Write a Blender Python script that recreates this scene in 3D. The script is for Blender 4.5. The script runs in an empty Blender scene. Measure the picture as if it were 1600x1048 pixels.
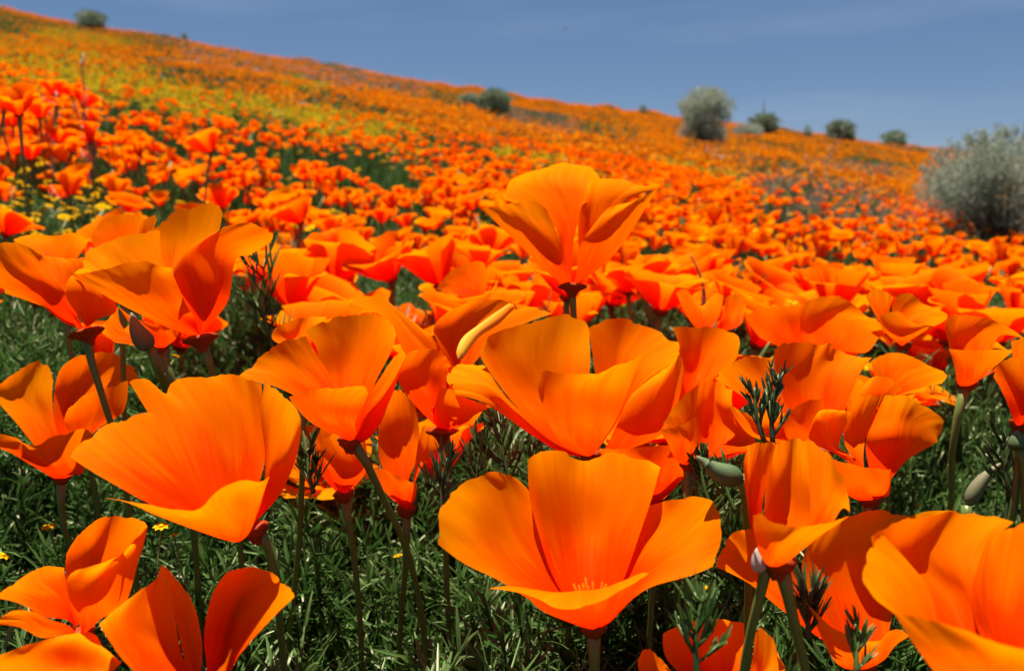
import bpy, math, random
import numpy as np
from mathutils import Vector, Matrix

random.seed(7)
RNG = np.random.default_rng(11)
scene = bpy.context.scene
COL = scene.collection

# ------------------------------------------------------------------ camera, sky, sun, exposure
FP, CX, CY = 1300.0, 800.0, 524.0           # focal length and centre in photo pixels
PITCH = math.atan((CY - 300.0) / FP)
SP, CP = math.sin(PITCH), math.cos(PITCH)
CAM = np.array([0.0, 0.0, 0.0])
FWD = np.array([0.0, CP, -SP]); UP = np.array([0.0, SP, CP]); RGT = np.array([1.0, 0.0, 0.0])
cam_d = bpy.data.cameras.new('camera'); cam = bpy.data.objects.new('camera', cam_d); COL.objects.link(cam)
cam.location = (0, 0, 0); cam.rotation_euler = (math.pi / 2 - PITCH, 0, 0)
cam_d.sensor_width = 36.0; cam_d.lens = 36.0 * FP / 1600.0
cam_d.clip_start = 0.02; cam_d.clip_end = 3000
cam_d.dof.use_dof = True; cam_d.dof.focus_distance = 0.235
cam_d.dof.aperture_fstop = cam_d.lens / 1000.0 / 0.0015 
scene.camera = cam

SUN_EL, SUN_AZ = math.radians(77), math.radians(-30)   # azimuth from +Y (straight ahead) towards +X
world = bpy.data.worlds.new('World'); scene.world = world; world.use_nodes = True
wn = world.node_tree.nodes; wl = world.node_tree.links; wn.clear()
sky = wn.new('ShaderNodeTexSky'); sky.sky_type = 'NISHITA'; sky.sun_disc = False
sky.sun_elevation = SUN_EL; sky.sun_rotation = SUN_AZ
sky.altitude = 2500; sky.air_density = 0.7; sky.dust_density = 0.05; sky.ozone_density = 4.0
hs = wn.new('ShaderNodeHueSaturation'); hs.inputs['Hue'].default_value = 0.508; hs.inputs['Saturation'].default_value = 1.62; hs.inputs['Value'].default_value = 1.24
gam = wn.new('ShaderNodeGamma'); gam.inputs['Gamma'].default_value = 0.45
bg = wn.new('ShaderNodeBackground'); bg.inputs['Strength'].default_value = 0.06
wo = wn.new('ShaderNodeOutputWorld')
wl.new(sky.outputs[0], gam.inputs['Color']); wl.new(gam.outputs[0], hs.inputs['Color']); tcw = wn.new('ShaderNodeTexCoord'); mpw = wn.new('ShaderNodeMapping'); mpw.inputs['Scale'].default_value = (1.2, 1.2, 9); mpw.inputs['Rotation'].default_value = (0.0, -0.25, 0.3)
nw = wn.new('ShaderNodeTexNoise'); nw.inputs['Scale'].default_value = 1.6; nw.inputs['Detail'].default_value = 6; wl.new(tcw.outputs['Generated'], mpw.inputs[0]); wl.new(mpw.outputs[0], nw.inputs['Vector'])
rw = wn.new('ShaderNodeMapRange'); rw.inputs[1].default_value = 0.5; rw.inputs[2].default_value = 0.8; rw.inputs[3].default_value = 0.0; rw.inputs[4].default_value = 0.09; wl.new(nw.outputs['Fac'], rw.inputs[0])
mw_ = wn.new('ShaderNodeMix'); mw_.data_type = 'RGBA'; wl.new(rw.outputs[0], mw_.inputs[0]); wl.new(hs.outputs[0], mw_.inputs[6]); mw_.inputs[7].default_value = (6, 6.2, 6.5, 1)
wl.new(mw_.outputs[2], bg.inputs['Color']); wl.new(bg.outputs[0], wo.inputs['Surface'])

sd = bpy.data.lights.new('sun', 'SUN'); sun = bpy.data.objects.new('sun', sd); COL.objects.link(sun)
sd.energy = 4.2; sd.angle = math.radians(0.5); sd.color = (1.0, 0.95, 0.87)
sdir = Vector((math.sin(SUN_AZ) * math.cos(SUN_EL), math.cos(SUN_AZ) * math.cos(SUN_EL), math.sin(SUN_EL)))
sun.rotation_euler = sdir.to_track_quat('Z', 'Y').to_euler(); sun.location = sdir * 50
scene.view_settings.view_transform = 'Standard'; scene.view_settings.look = 'None'
scene.view_settings.gamma = 1; scene.view_settings.use_curve_mapping = False
scene.view_settings.exposure = 1.55
scene.cycles.max_bounces = 12; scene.cycles.diffuse_bounces = 10; scene.cycles.transmission_bounces = 8
scene.cycles.glossy_bounces = 2; scene.cycles.caustics_reflective = False; scene.cycles.caustics_refractive = False
scene.cycles.use_denoising = True

# ------------------------------------------------------------------ helpers
def ray(px, py):
    return FWD + RGT * ((px - CX) / FP) + UP * (-(py - CY) / FP)
def pt(px, py, d):
    return ray(px, py) * d
def tag(o, label=None, cat=None, group=None, kind=None):
    if label: o['label'] = label
    if cat: o['category'] = cat
    if group: o['group'] = group
    if kind: o['kind'] = kind
    return o
def empty(name, loc, label=None, cat=None, group=None):
    o = bpy.data.objects.new(name, None); COL.objects.link(o); o.location = loc; o.empty_display_size = 0.01
    return tag(o, label, cat, group)
def mesh(name, verts, faces, mats, uv=None, midx=None, smooth=True):
    me = bpy.data.meshes.new(name)
    me.from_pydata([tuple(map(float, v)) for v in verts], [], [tuple(map(int, f)) for f in faces])
    for m in (mats if isinstance(mats, (list, tuple)) else [mats]): me.materials.append(m)
    if smooth: me.polygons.foreach_set('use_smooth', [True] * len(me.polygons))
    if midx is not None: me.polygons.foreach_set('material_index', list(map(int, midx)))
    if uv is not None:
        l = me.uv_layers.new(name='UVMap')
        vi = np.empty(len(me.loops), dtype=np.int32); me.loops.foreach_get('vertex_index', vi)
        l.data.foreach_set('uv', np.asarray(uv, dtype=np.float32)[vi].ravel())
    me.update()
    return me
def link(name, me, parent=None, loc=None):
    o = bpy.data.objects.new(name, me); COL.objects.link(o)
    if parent is not None: o.parent = parent
    if loc is not None: o.location = loc
    return o
class MB:
    """collects verts / faces / uvs / material indices"""
    def __init__(s): s.v = []; s.f = []; s.uv = []; s.m = []
    def add(s, v, f, uv=None, m=0):
        o = len(s.v); s.v += [tuple(p) for p in v]; s.f += [tuple(i + o for i in q) for q in f]
        s.uv += list(uv) if uv is not None else [(0.5, 0.5)] * len(v); s.m += [m] * len(f)
    def mesh(s, name, mats): return mesh(name, s.v, s.f, mats, s.uv, s.m)
    def tube(s, pts, rads, n=6, m=0, cap=True):
        pts = [np.asarray(p, float) for p in pts]; vs = []; uv = []
        for i, p in enumerate(pts):
            a = pts[min(i + 1, len(pts) - 1)] - pts[max(i - 1, 0)]; a = a / (np.linalg.norm(a) + 1e-12)
            h = np.array([1.0, 0, 0]) if abs(a[0]) < 0.8 else np.array([0, 1.0, 0])
            b = np.cross(a, h); b /= np.linalg.norm(b); c = np.cross(a, b)
            for k in range(n):
                t = 2 * math.pi * k / n; vs.append(p + rads[i] * (b * math.cos(t) + c * math.sin(t)))
                uv.append((k / n, i / max(1, len(pts) - 1)))
        f = [(i * n + k, i * n + (k + 1) % n, (i + 1) * n + (k + 1) % n, (i + 1) * n + k) for i in range(len(pts) - 1) for k in range(n)]
        if cap: f += [tuple(range(n))[::-1], tuple(range((len(pts) - 1) * n, len(pts) * n))]
        s.add(vs, f, uv, m)

def spline(P, t, tt):
    """non-uniform cubic Hermite through P (n,k) at parameters t, sampled at tt"""
    P = np.asarray(P, float); n = len(P)
    if n == 2:
        w = ((tt - t[0]) / (t[1] - t[0]))[:, None]; return P[0] * (1 - w) + P[1] * w
    M = np.zeros_like(P)
    for i in range(1, n - 1):
        d0 = (P[i] - P[i - 1]) / (t[i] - t[i - 1]); d1 = (P[i + 1] - P[i]) / (t[i + 1] - t[i])
        w = (t[i + 1] - t[i]) / (t[i + 1] - t[i - 1]); M[i] = d0 * w + d1 * (1 - w)
    M[0] = 1.5 * (P[1] - P[0]) / (t[1] - t[0]) - 0.5 * M[1]
    M[-1] = 1.5 * (P[-1] - P[-2]) / (t[-1] - t[-2]) - 0.5 * M[-2]
    k = np.clip(np.searchsorted(t, tt, side='right') - 1, 0, n - 2)
    h = (t[k + 1] - t[k]); s = ((tt - t[k]) / h)[:, None]; h = h[:, None]
    return (2 * s**3 - 3 * s**2 + 1) * P[k] + (s**3 - 2 * s**2 + s) * h * M[k] + (-2 * s**3 + 3 * s**2) * P[k + 1] + (s**3 - s**2) * h * M[k + 1]
def chord(P):
    d = np.linalg.norm(np.diff(np.asarray(P, float), axis=0), axis=1) + 1e-9
    t = np.concatenate([[0], np.cumsum(np.maximum(d, d.max() * 0.08))]); return t / t[-1]
def wob(x, seed, k=4):
    """smooth 1-D noise"""
    r = np.random.default_rng(seed); o = np.zeros_like(x, dtype=float)
    for i in range(k):
        f = 2.0 ** i; o += np.sin(x * f * 6.28 * (0.8 + 0.4 * r.random()) + r.random() * 6.28) / f
    return o / 1.6
def grid_faces(nu, nv):
    return [(j * nu + i, j * nu + i + 1, (j + 1) * nu + i + 1, (j + 1) * nu + i) for j in range(nv - 1) for i in range(nu - 1)]

# ------------------------------------------------------------------ terrain
COLS = np.array([-900, 0, 400, 800, 1200, 1600, 2500.0])
DEP = np.array([0.25, 0.45, 0.8, 1.5, 3, 6, 12, 24, 40.0])
TAB = np.array([
    [690, 690, 690, 690, 690, 690, 690],
    [430, 445, 455, 480, 512, 530, 570],
    [310, 338, 378, 408, 436, 462, 510],
    [150, 215, 292, 335, 374, 410, 470],
    [80, 152, 215, 270, 325, 384, 450],
    [10, 102, 166, 225, 280, 345, 420],
    [-40, 64, 122, 188, 246, 298, 380],
    [-80, 28, 92, 162, 214, 266, 350],
    [-100, 10, 81, 150, 201, 252, 330.0]])
def elev(y):
    t = (CY - y) / FP; return (t * CP - SP) / (CP + t * SP)
ELT = elev(TAB)
LD = np.log(DEP)
def T(X, Y):
    """height of the tops of the flower carpet"""
    X = np.asarray(X, float); Y = np.asarray(Y, float)
    Yc = np.maximum(Y, 0.3); px = np.clip(CX + FP * X / (Yc * CP), COLS[0], COLS[-1])
    ci = np.clip(np.searchsorted(COLS, px, side='right') - 1, 0, len(COLS) - 2); cw = (px - COLS[ci]) / (COLS[ci + 1] - COLS[ci])
    cw = np.clip(cw, 0, 1)
    ly = np.log(np.minimum(Yc, 40.0)); di = np.clip(np.searchsorted(LD, ly, side='right') - 1, 0, len(LD) - 2)
    dw = np.clip((ly - LD[di]) / (LD[di + 1] - LD[di]), 0, 1)
    e = (ELT[di, ci] * (1 - cw) + ELT[di, ci + 1] * cw) * (1 - dw) + (ELT[di + 1, ci] * (1 - cw) + ELT[di + 1, ci + 1] * cw) * dw
    z = np.minimum(Yc, 40.0) * e
    far = np.clip((Yc - 9) / 25, 0, 1)
    z = z + far * (0.07 * np.sin(X * .9 + .4 * Yc) + 0.05 * np.sin(X * 2.3 - .7 * Yc + 1) + 0.045 * np.sin(X * 4.1 + 2))
    over = np.maximum(Y - 40.0, 0)
    return z - 0.004 * over ** 1.5 * (over > 0) - 0.03 * over
def G(X, Y): 
    Y = np.asarray(Y, float)
    return T(X, Y) - 0.22 - 0.03 * np.clip(1 - Y, 0, 1)
def ground_at(px, y):
    """world point of the carpet seen at a photo pixel"""
    lo, hi = 0.3, 40.0
    f = lambda D: float(T((px - CX) / FP * D * CP, D)) - D * elev(y)
    for _ in range(40):
        m = math.sqrt(lo * hi)
        if f(m) < 0: lo = m
        else: hi = m
    return (px - CX) / FP * lo * CP, lo

# ------------------------------------------------------------------ materials
def newmat(name):
    m = bpy.data.materials.new(name); m.use_nodes = True; m.node_tree.nodes.clear(); return m, m.node_tree.nodes, m.node_tree.links
def ramp(n, stops):
    r = n.new('ShaderNodeValToRGB'); e = r.color_ramp.elements
    while len(e) > 1: e.remove(e[-1])
    e[0].position = stops[0][0]; e[0].color = (*stops[0][1], 1)
    for p, c in stops[1:]:
        q = e.new(p); q.color = (*c, 1)
    return r
def thin(name, stops, trans=0.5, tint=(1, 1, 1), rough=0.5, spec=0.03, veins=True, var=0.12):
    m, n, l = newmat(name)
    out = n.new('ShaderNodeOutputMaterial'); uvn = n.new('ShaderNodeUVMap'); uvn.uv_map = 'UVMap'
    sep = n.new('ShaderNodeSeparateXYZ'); l.new(uvn.outputs[0], sep.inputs[0])
    mp = n.new('ShaderNodeMapping'); mp.inputs['Scale'].default_value = (26, 1.6, 1); l.new(uvn.outputs[0], mp.inputs[0])
    oi = n.new('ShaderNodeObjectInfo')
    comb = n.new('ShaderNodeVectorMath'); comb.operation = 'ADD'; l.new(mp.outputs[0], comb.inputs[0])
    mul = n.new('ShaderNodeMath'); mul.operation = 'MULTIPLY'; mul.inputs[1].default_value = 37.0; l.new(oi.outputs['Random'], mul.inputs[0]); l.new(mul.outputs[0], comb.inputs[1])
    nz = n.new('ShaderNodeTexNoise'); nz.inputs['Scale'].default_value = 1.0; nz.inputs['Detail'].default_value = 3.0; l.new(comb.outputs[0], nz.inputs['Vector'])
    mp2 = n.new('ShaderNodeMapping'); mp2.inputs['Scale'].default_value = (3, 2.2, 1); l.new(uvn.outputs[0], mp2.inputs[0])
    nz2 = n.new('ShaderNodeTexNoise'); nz2.inputs['Scale'].default_value = 1.2; l.new(mp2.outputs[0], nz2.inputs['Vector'])
    # v + noise -> ramp
    a = n.new('ShaderNodeMath'); a.operation = 'MULTIPLY_ADD'; a.inputs[1].default_value = 0.30 if veins else 0.05; l.new(nz.outputs['Fac'], a.inputs[0])
    s0 = n.new('ShaderNodeMath'); s0.operation = 'SUBTRACT'; s0.inputs[1].default_value = 0.15 if veins else 0.02; l.new(sep.outputs[1], s0.inputs[0]); l.new(s0.outputs[0], a.inputs[2])
    b = n.new('ShaderNodeMath'); b.operation = 'MULTIPLY_ADD'; b.inputs[1].default_value = 0.4; l.new(nz2.outputs['Fac'], b.inputs[0])
    s1 = n.new('ShaderNodeMath'); s1.operation = 'SUBTRACT'; s1.inputs[1].default_value = 0.2; l.new(a.outputs[0], s1.inputs[0]); l.new(s1.outputs[0], b.inputs[2])
    c = n.new('ShaderNodeMath'); c.operation = 'MULTIPLY_ADD'; c.inputs[1].default_value = var * 2.2
    l.new(oi.outputs['Random'], c.inputs[0]); s2 = n.new('ShaderNodeMath'); s2.operation = 'SUBTRACT'; s2.inputs[1].default_value = var * 1.1
    l.new(b.outputs[0], s2.inputs[0]); l.new(s2.outputs[0], c.inputs[2])
    rp = ramp(n, stops); l.new(c.outputs[0], rp.inputs[0])
    df = n.new('ShaderNodeBsdfDiffuse'); l.new(rp.outputs[0], df.inputs[0])
    tr = n.new('ShaderNodeBsdfTranslucent'); mx = n.new('ShaderNodeMix'); mx.data_type = 'RGBA'; mx.blend_type = 'MULTIPLY'; mx.inputs[0].default_value = 1.0
    l.new(rp.outputs[0], mx.inputs[6]); mx.inputs[7].default_value = (*tint, 1); l.new(mx.outputs[2], tr.inputs[0])
    m1 = n.new('ShaderNodeMixShader'); m1.inputs[0].default_value = trans; l.new(df.outputs[0], m1.inputs[1]); l.new(tr.outputs[0], m1.inputs[2])
    gl = n.new('ShaderNodeBsdfGlossy'); gl.inputs['Roughness'].default_value = rough; gl.inputs[0].default_value = (1, 0.8, 0.6, 1)
    m2 = n.new('ShaderNodeMixShader'); m2.inputs[0].default_value = spec; l.new(m1.outputs[0], m2.inputs[1]); l.new(gl.outputs[0], m2.inputs[2])
    if veins:
        bp = n.new('ShaderNodeBump'); bp.inputs['Strength'].default_value = 0.12; bp.inputs['Distance'].default_value = 0.0006
        l.new(nz.outputs['Fac'], bp.inputs['Height'])
        for q in (df, gl, tr): l.new(bp.outputs[0], q.inputs['Normal'])
    l.new(m2.outputs[0], out.inputs[0])
    return m
PETAL = thin('poppy_petal', [(0.0, (0.78, 0.018, 0.0)), (0.38, (0.86, 0.055, 0.0)), (0.6, (0.91, 0.13, 0.0)), (0.82, (0.93, 0.185, 0.0)), (1.0, (0.94, 0.27, 0.0))],
             trans=0.55, tint=(1.0, 0.75, 0.3), rough=0.6, spec=0.0006, var=0.16)
PETAL_UP = thin('upland_poppy_petal', [(0.0, (0.684, 0.117, 0.000)), (0.5, (0.733, 0.215, 0.000)), (1.0, (0.782, 0.352, 0.010))], trans=0.4, tint=(1.0, 0.7, 0.5), spec=0.0, veins=False, var=0.3)
PETAL_MID = thin('small_poppy_petal', [(0.0, (0.78, 0.04, 0.0)), (0.4, (0.84, 0.12, 0.0)), (1.0, (0.88, 0.28, 0.0))], trans=0.5, tint=(1.0, 0.7, 0.4), spec=0.0, veins=False, var=0.3)
STEM = thin('poppy_stem', [(0, (0.109, 0.162, 0.032)), (0.75, (0.142, 0.174, 0.038)), (1, (0.283, 0.109, 0.043))], trans=0.2, rough=0.35, spec=0.05, veins=False)
DISC = thin('poppy_receptacle', [(0, (0.240, 0.036, 0.008)), (1, (0.384, 0.056, 0.008))], trans=0.3, rough=0.6, spec=0.008, veins=False)
STAMEN = thin('poppy_stamen', [(0, (0.80, 0.06, 0.001)), (1, (0.85, 0.13, 0.003))], trans=0.4, spec=0.0, veins=False)
LEAF = thin('feathery_leaf', [(0, (0.021, 0.061, 0.011)), (0.5, (0.047, 0.113, 0.018)), (1, (0.103, 0.189, 0.047))], trans=0.35, rough=0.42, spec=0.04, veins=False, var=0.3)
LEAF_DARK = thin('dark_leaf', [(0, (0.019, 0.038, 0.011)), (1, (0.068, 0.098, 0.030))], trans=0.2, rough=0.4, spec=0.04, veins=False, var=0.3)
POD = thin('poppy_bud', [(0, (0.060, 0.114, 0.042)), (1, (0.132, 0.180, 0.084))], trans=0.25, rough=0.5, spec=0.025, veins=True)
PALEPOD = thin('pale_bud', [(0, (0.132, 0.150, 0.072)), (1, (0.252, 0.228, 0.132))], trans=0.3, rough=0.6, spec=0.015, veins=True)
YELLOW = thin('goldfield_petal', [(0, (0.62, 0.28, 0.003)), (1, (0.74, 0.46, 0.008))], trans=0.4, rough=0.5, spec=0.0, veins=False)
OLIVEY = thin('upland_yellow_petal', [(0, (0.30, 0.16, 0.005)), (0.5, (0.37, 0.23, 0.007)), (1, (0.44, 0.32, 0.012))], trans=0.4, rough=0.5, spec=0.0, veins=False, var=0.3)
DRY = thin('dry_stalk', [(0, (0.216, 0.173, 0.115)), (1, (0.396, 0.331, 0.245))], trans=0.1, rough=0.6, spec=0.02, veins=False)
PINKDRY = thin('pink_dry_weed', [(0, (0.270, 0.150, 0.105)), (1, (0.413, 0.270, 0.203))], trans=0.2, rough=0.6, spec=0.02, veins=False, var=0.3)
SAGE = thin('sage_leaf', [(0, (0.190, 0.222, 0.151)), (1, (0.428, 0.460, 0.364))], trans=0.35, rough=0.6, spec=0.02, veins=False, var=0.2)
SAGE_DK = thin('green_bush_leaf', [(0, (0.103, 0.135, 0.078)), (1, (0.248, 0.300, 0.187))], trans=0.3, rough=0.6, spec=0.02, veins=False, var=0.2)
PURPLE = thin('purple_flower', [(0, (0.120, 0.098, 0.165)), (1, (0.255, 0.225, 0.300))], trans=0.3, rough=0.6, spec=0.02, veins=False, var=0.3)
TWIG = thin('twig', [(0, (0.10, 0.07, 0.05)), (1, (0.20, 0.15, 0.11))], trans=0.02, rough=0.7, spec=0.02, veins=False)
WHITE_BIT = thin('pale_papery_petal', [(0, (0.413, 0.338, 0.285)), (1, (0.540, 0.465, 0.390))], trans=0.4, rough=0.5, spec=0.03, veins=False)
ROLLED = thin('rolled_lit_petal', [(0, (0.80, 0.12, 0.001)), (0.5, (0.84, 0.22, 0.004)), (1, (0.88, 0.40, 0.03))], trans=0.3, rough=0.5, spec=0.01)  # yellower than PETAL: sun on the curled edge is put into the colour

def ground_mat():
    m, n, l = newmat('hillside_soil'); out = n.new('ShaderNodeOutputMaterial'); b = n.new('ShaderNodeBsdfPrincipled')
    b.inputs['Roughness'].default_value = 0.95; b.inputs['Specular IOR Level'].default_value = 0.1
    tc = n.new('ShaderNodeTexCoord')
    n1 = n.new('ShaderNodeTexNoise'); n1.inputs['Scale'].default_value = 14; n1.inputs['Detail'].default_value = 8; n1.inputs['Roughness'].default_value = 0.7; l.new(tc.outputs['Object'], n1.inputs['Vector'])
    r = ramp(n, [(0.25, (0.018, 0.022, 0.010)), (0.5, (0.05, 0.055, 0.025)), (0.62, (0.075, 0.07, 0.035)), (0.8, (0.15, 0.12, 0.08))]); l.new(n1.outputs['Fac'], r.inputs[0])
    l.new(r.outputs[0], b.inputs['Base Color'])
    bp = n.new('ShaderNodeBump'); bp.inputs['Strength'].default_value = 0.8; bp.inputs['Distance'].default_value = 0.02; l.new(n1.outputs['Fac'], bp.inputs['Height']); l.new(bp.outputs[0], b.inputs['Normal'])
    l.new(b.outputs[0], out.inputs[0]); return m
SOIL = ground_mat()

# ------------------------------------------------------------------ ground sheet
def build_ground():
    ys = np.concatenate([np.linspace(-60, -1, 20), np.linspace(-0.8, 0.2, 6), np.geomspace(0.3, 40, 70), np.geomspace(41, 90, 24), [120, 200, 400, 800]])
    sl = np.concatenate([np.linspace(-3.2, -1.0, 16)[:-1], np.linspace(-1.0, 1.0, 90), np.linspace(1.0, 3.2, 16)[1:]])
    V = []; nx = len(sl)
    for y in ys:
        w = max(abs(y), 1.2 if y < 1.2 else y)
        x = sl * w; z = G(x, np.full(nx, y))
        if y > 90: z = np.full(nx, 0.0) + G(0.0, 90.0) - (y - 90) * 0.05
        z = z + 0.015 * np.sin(x * 3.1 + y) * min(1, max(0.0, y)) * (np.sin(y * 2.3 + x))
        V += [(x[i], y, z[i]) for i in range(nx)]
    me = mesh('ground', V, grid_faces(nx, len(ys)), SOIL)
    tag(link('ground', me), kind='structure')
build_ground()

# ------------------------------------------------------------------ petals
def petal_surface(rows, nu=30, nv=26, seed=0, ripple=0.0002, rag=0.020):
    """rows: list of lists of 3-D points from the claw to the rim"""
    us = np.linspace(0, 1, nu); R = []
    for r in rows:
        r = np.asarray(r, float); R.append(spline(r, chord(r), us))
    R = np.array(R)                                   # rows, nu, 3
    seg = np.linalg.norm(np.diff(R, axis=0), axis=2).mean(axis=1); t = np.concatenate([[0], np.cumsum(np.maximum(seg, seg.max() * 0.12))]); t /= t[-1]
    # ragged rim: every column stops at a slightly different v
    rg = 1 - rag * (wob(us * 3.0, seed + 5) * 0.7 + 0.6 * np.abs(wob(us * 9.0, seed + 6)))
    P = np.zeros((nv, nu, 3)); vv = np.linspace(0, 1, nv) ** 0.9
    for i in range(nu):
        P[:, i] = spline(R[:, i], t, np.clip(vv * rg[i], 0, 1))
    du = np.gradient(P, axis=1); dv = np.gradient(P, axis=0); N = np.cross(du, dv); N /= np.linalg.norm(N, axis=2, keepdims=True) + 1e-12
    ln = np.linalg.norm(P[-1].mean(0) - P[0].mean(0)) / 0.035
    U, VV = np.meshgrid(us, vv)
    disp = wob(U * 2.6 + 0.15 * VV, seed) * ripple * ln * VV ** 1.5 + wob(U * 1.1 + VV * 0.9, seed + 3) * ripple * 1.3 * ln * VV
    disp += wob(U * 8, seed + 9) * ripple * 0.22 * ln * VV ** 3
    P += N * disp[:, :, None]
    return P, np.stack([U, VV], -1)

def petal_mesh(rows, seed, nu=30, nv=26, rip=0.0002):
    P, UV = petal_surface(rows, nu, nv, seed, rip)
    return P.reshape(-1, 3), grid_faces(nu, nv), UV.reshape(-1, 2)

def stem_pts(p0, p1, bend, n=12):
    p0 = np.asarray(p0); p1 = np.asarray(p1); t = np.linspace(0, 1, n)
    return [p0 * (1 - a) + p1 * a + np.asarray(bend) * 4 * a * (1 - a) for a in t]

def flower_common(root, base, axis, stem_path=None, r=0.0010, seed=0, stam=True, disc=0.0040):
    """receptacle, stem and stamens around world point base, relative to root"""
    rnd = random.Random(seed); o = np.array(root.location)
    axis = axis / np.linalg.norm(axis)
    if stem_path is None:
        gx = base[0] + rnd.uniform(-0.02, 0.02); gy = base[1] + rnd.uniform(-0.01, 0.03)
        end = np.array([gx, gy, float(G(gx, gy))]); dn = base - axis * 0.012
        path = [base, dn] + [dn * (1 - t) + end * t + np.array([rnd.uniform(-.004, .004), rnd.uniform(-.004, .004), 0]) for t in (0.2, 0.4, 0.6, 0.8, 1.0)]
    else:
        path = [np.asarray(p) for p in stem_path]
        path = [base] + path
        q = path[-1]; end = np.array([q[0] + 0.005, q[1] + 0.01, float(G(q[0], q[1]))])
        path += [q * 0.5 + end * 0.5, end]
    P = np.array(path); S = spline(P, chord(P), np.linspace(0, 1, 22)); k = np.linspace(0, 1, 22)
    rads = [r * (1.0 + 1.0 * math.exp(-a * 26)) * (1 - 0.1 * a) for a in k]
    mb = MB(); mb.tube([p - o for p in S], rads, 8); link('stem', mb.mesh('stem', STEM), root)
    # receptacle: flared collar under the petals
    h = np.array([1.0, 0, 0]); b = np.cross(axis, h); b /= np.linalg.norm(b); c = np.cross(axis, b)
    prof = [(-0.0048, 0.0012), (-0.0030, 0.0020), (-0.0018, 0.0032), (-0.0012, disc * .85), (-0.0006, disc), (0.0, disc * .95), (0.0006, disc * .7), (0.0010, 0.001)]
    vs = []; n = 20
    for (hh, rr) in prof:
        for i in range(n):
            a = 2 * math.pi * i / n; vs.append(base - o + axis * (hh + 0.0002 * math.sin(3 * a)) + rr * (b * math.cos(a) + c * math.sin(a)))
    f = [(j * n + i, j * n + (i + 1) % n, (j + 1) * n + (i + 1) % n, (j + 1) * n + i) for j in range(len(prof) - 1) for i in range(n)]
    link('receptacle', mesh('receptacle', vs, f, DISC, [(0.5, 0.5)] * len(vs)), root)
    if stam:
        mb = MB()
        for i in range(30):
            a = rnd.uniform(0, 6.28); sp = rnd.uniform(0.05, 0.4); L = rnd.uniform(0.005, 0.009)
            d = axis + sp * (b * math.cos(a) + c * math.sin(a)); d /= np.linalg.norm(d)
            p0 = base - o + axis * 0.001 + 0.0015 * (b * math.cos(a) + c * math.sin(a))
            mb.tube([p0, p0 + d * L * 0.4, p0 + d * L * 0.45, p0 + d * L], [0.00018, 0.00018, 0.0004, 0.0003], 4)
        link('stamen_cluster', mb.mesh('stamen_cluster', STAMEN), root)

# --- nets traced over enlarged views of the photograph: (x0, y0, scale)
VW = {1: (0, 300, 3.196), 2: (0, 520, 3.196), 3: (0, 720, 3.196), 4: (400, 400, 3.196), 5: (400, 720, 3.196), 6: (650, 440, 3.196),
      7: (650, 680, 3.196), 8: (700, 230, 3.196), 9: (1050, 420, 2.909), 10: (1050, 680, 2.847), 11: (360, 250, 3.196)}
def hero(view, D, base, petals, label, group='large poppies blooming close by', stem=None, seed=0, rip=0.0002, rb=None):
    x0, y0, s = VW[view]
    def W(q): return pt(x0 + q[0] / s, y0 + q[1] / s, D + q[2] / 1000.0)
    bw = W((base[0], base[1], 0))
    root = empty('california_poppy', tuple(bw), label, 'poppy', group)
    cen = []
    pl = list(petals); k = 0
    while len(pl) < 4:                                  # petals wholly hidden behind the ones in view
        src = petals[k % len(petals)]; k += 1
        pl.append([[(base[0] + (x - base[0]) * (0.80 - 0.06 * k), base[1] + (y - base[1]) * (0.80 - 0.06 * k), d + 3.0 + 2 * k) for (x, y, d) in r] for r in src])
    for i, rows in enumerate(pl):
        R = [[W(q) for q in r] for r in rows]
        r1 = [bw + (p - bw) * 0.22 for p in R[0]]
        v, f, uv = petal_mesh([r1] + R, seed * 11 + i * 101 + 3, 34, 28, rip)
        link('petal', mesh('petal', v - bw, f, PETAL, uv), root)
        cen.append(np.mean(R[-1], axis=0))
    axis = np.mean(cen, axis=0) - bw
    axis = axis / np.linalg.norm(axis); axis = axis + np.array([0, 0, 1.0]); axis /= np.linalg.norm(axis)
    sp = None
    if stem is not None: sp = [pt(x, y, D + d / 1000.0) for (x, y, d) in stem]
    fb = W(rb) if rb is not None else bw + (0 if seed in (3, 4, 9, 7) else 0.0022) * axis
    flower_common(root, fb, axis, sp, seed=seed, disc=0.0056 if seed in (3, 4, 9, 7) else 0.0036, stam=seed == 1)
    return root

hero(7, .200, (885, 975), [
 [[(740,800,2),(860,820,6),(1000,790,3)], [(610,480,6),(850,520,20),(1120,480,8)], [(560,230,10),(700,200,22),(860,235,26),(1050,240,22),(1205,230,12)], [(552,120,14),(640,75,24),(740,78,27),(850,122,30),(960,85,30),(1100,105,24),(1222,160,16)]],
 [[(640,860,-4),(700,780,2),(760,740,5)], [(400,715,-8),(430,560,2),(600,420,10)], [(200,610,-8),(230,430,-2),(400,250,8),(560,270,13)], [(105,540,-6),(125,350,-2),(240,235,4),(380,180,8),(500,212,12)]],
 [[(960,940,-5),(1000,850,0),(1005,760,8)], [(1150,770,-10),(1180,650,-2),(1060,540,16)], [(1400,690,-10),(1400,500,-2),(1120,370,20)], [(1490,650,-8),(1525,500,-4),(1510,350,0),(1400,305,6),(1250,325,12),(1170,350,20)]],
 [[(760,930,-4),(870,950,-8),(970,930,-4)], [(600,850,-8),(740,870,-14),(900,860,-14),(1060,800,-8)], [(520,760,-10),(720,785,-17),(900,765,-18),(1110,700,-10)], [(350,765,-12),(560,800,-22),(735,867,-27),(900,838,-27),(1030,775,-22),(1165,688,-12)]]],
 'widest orange poppy, an open bowl low in the middle with its stamens showing', seed=1)
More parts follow.
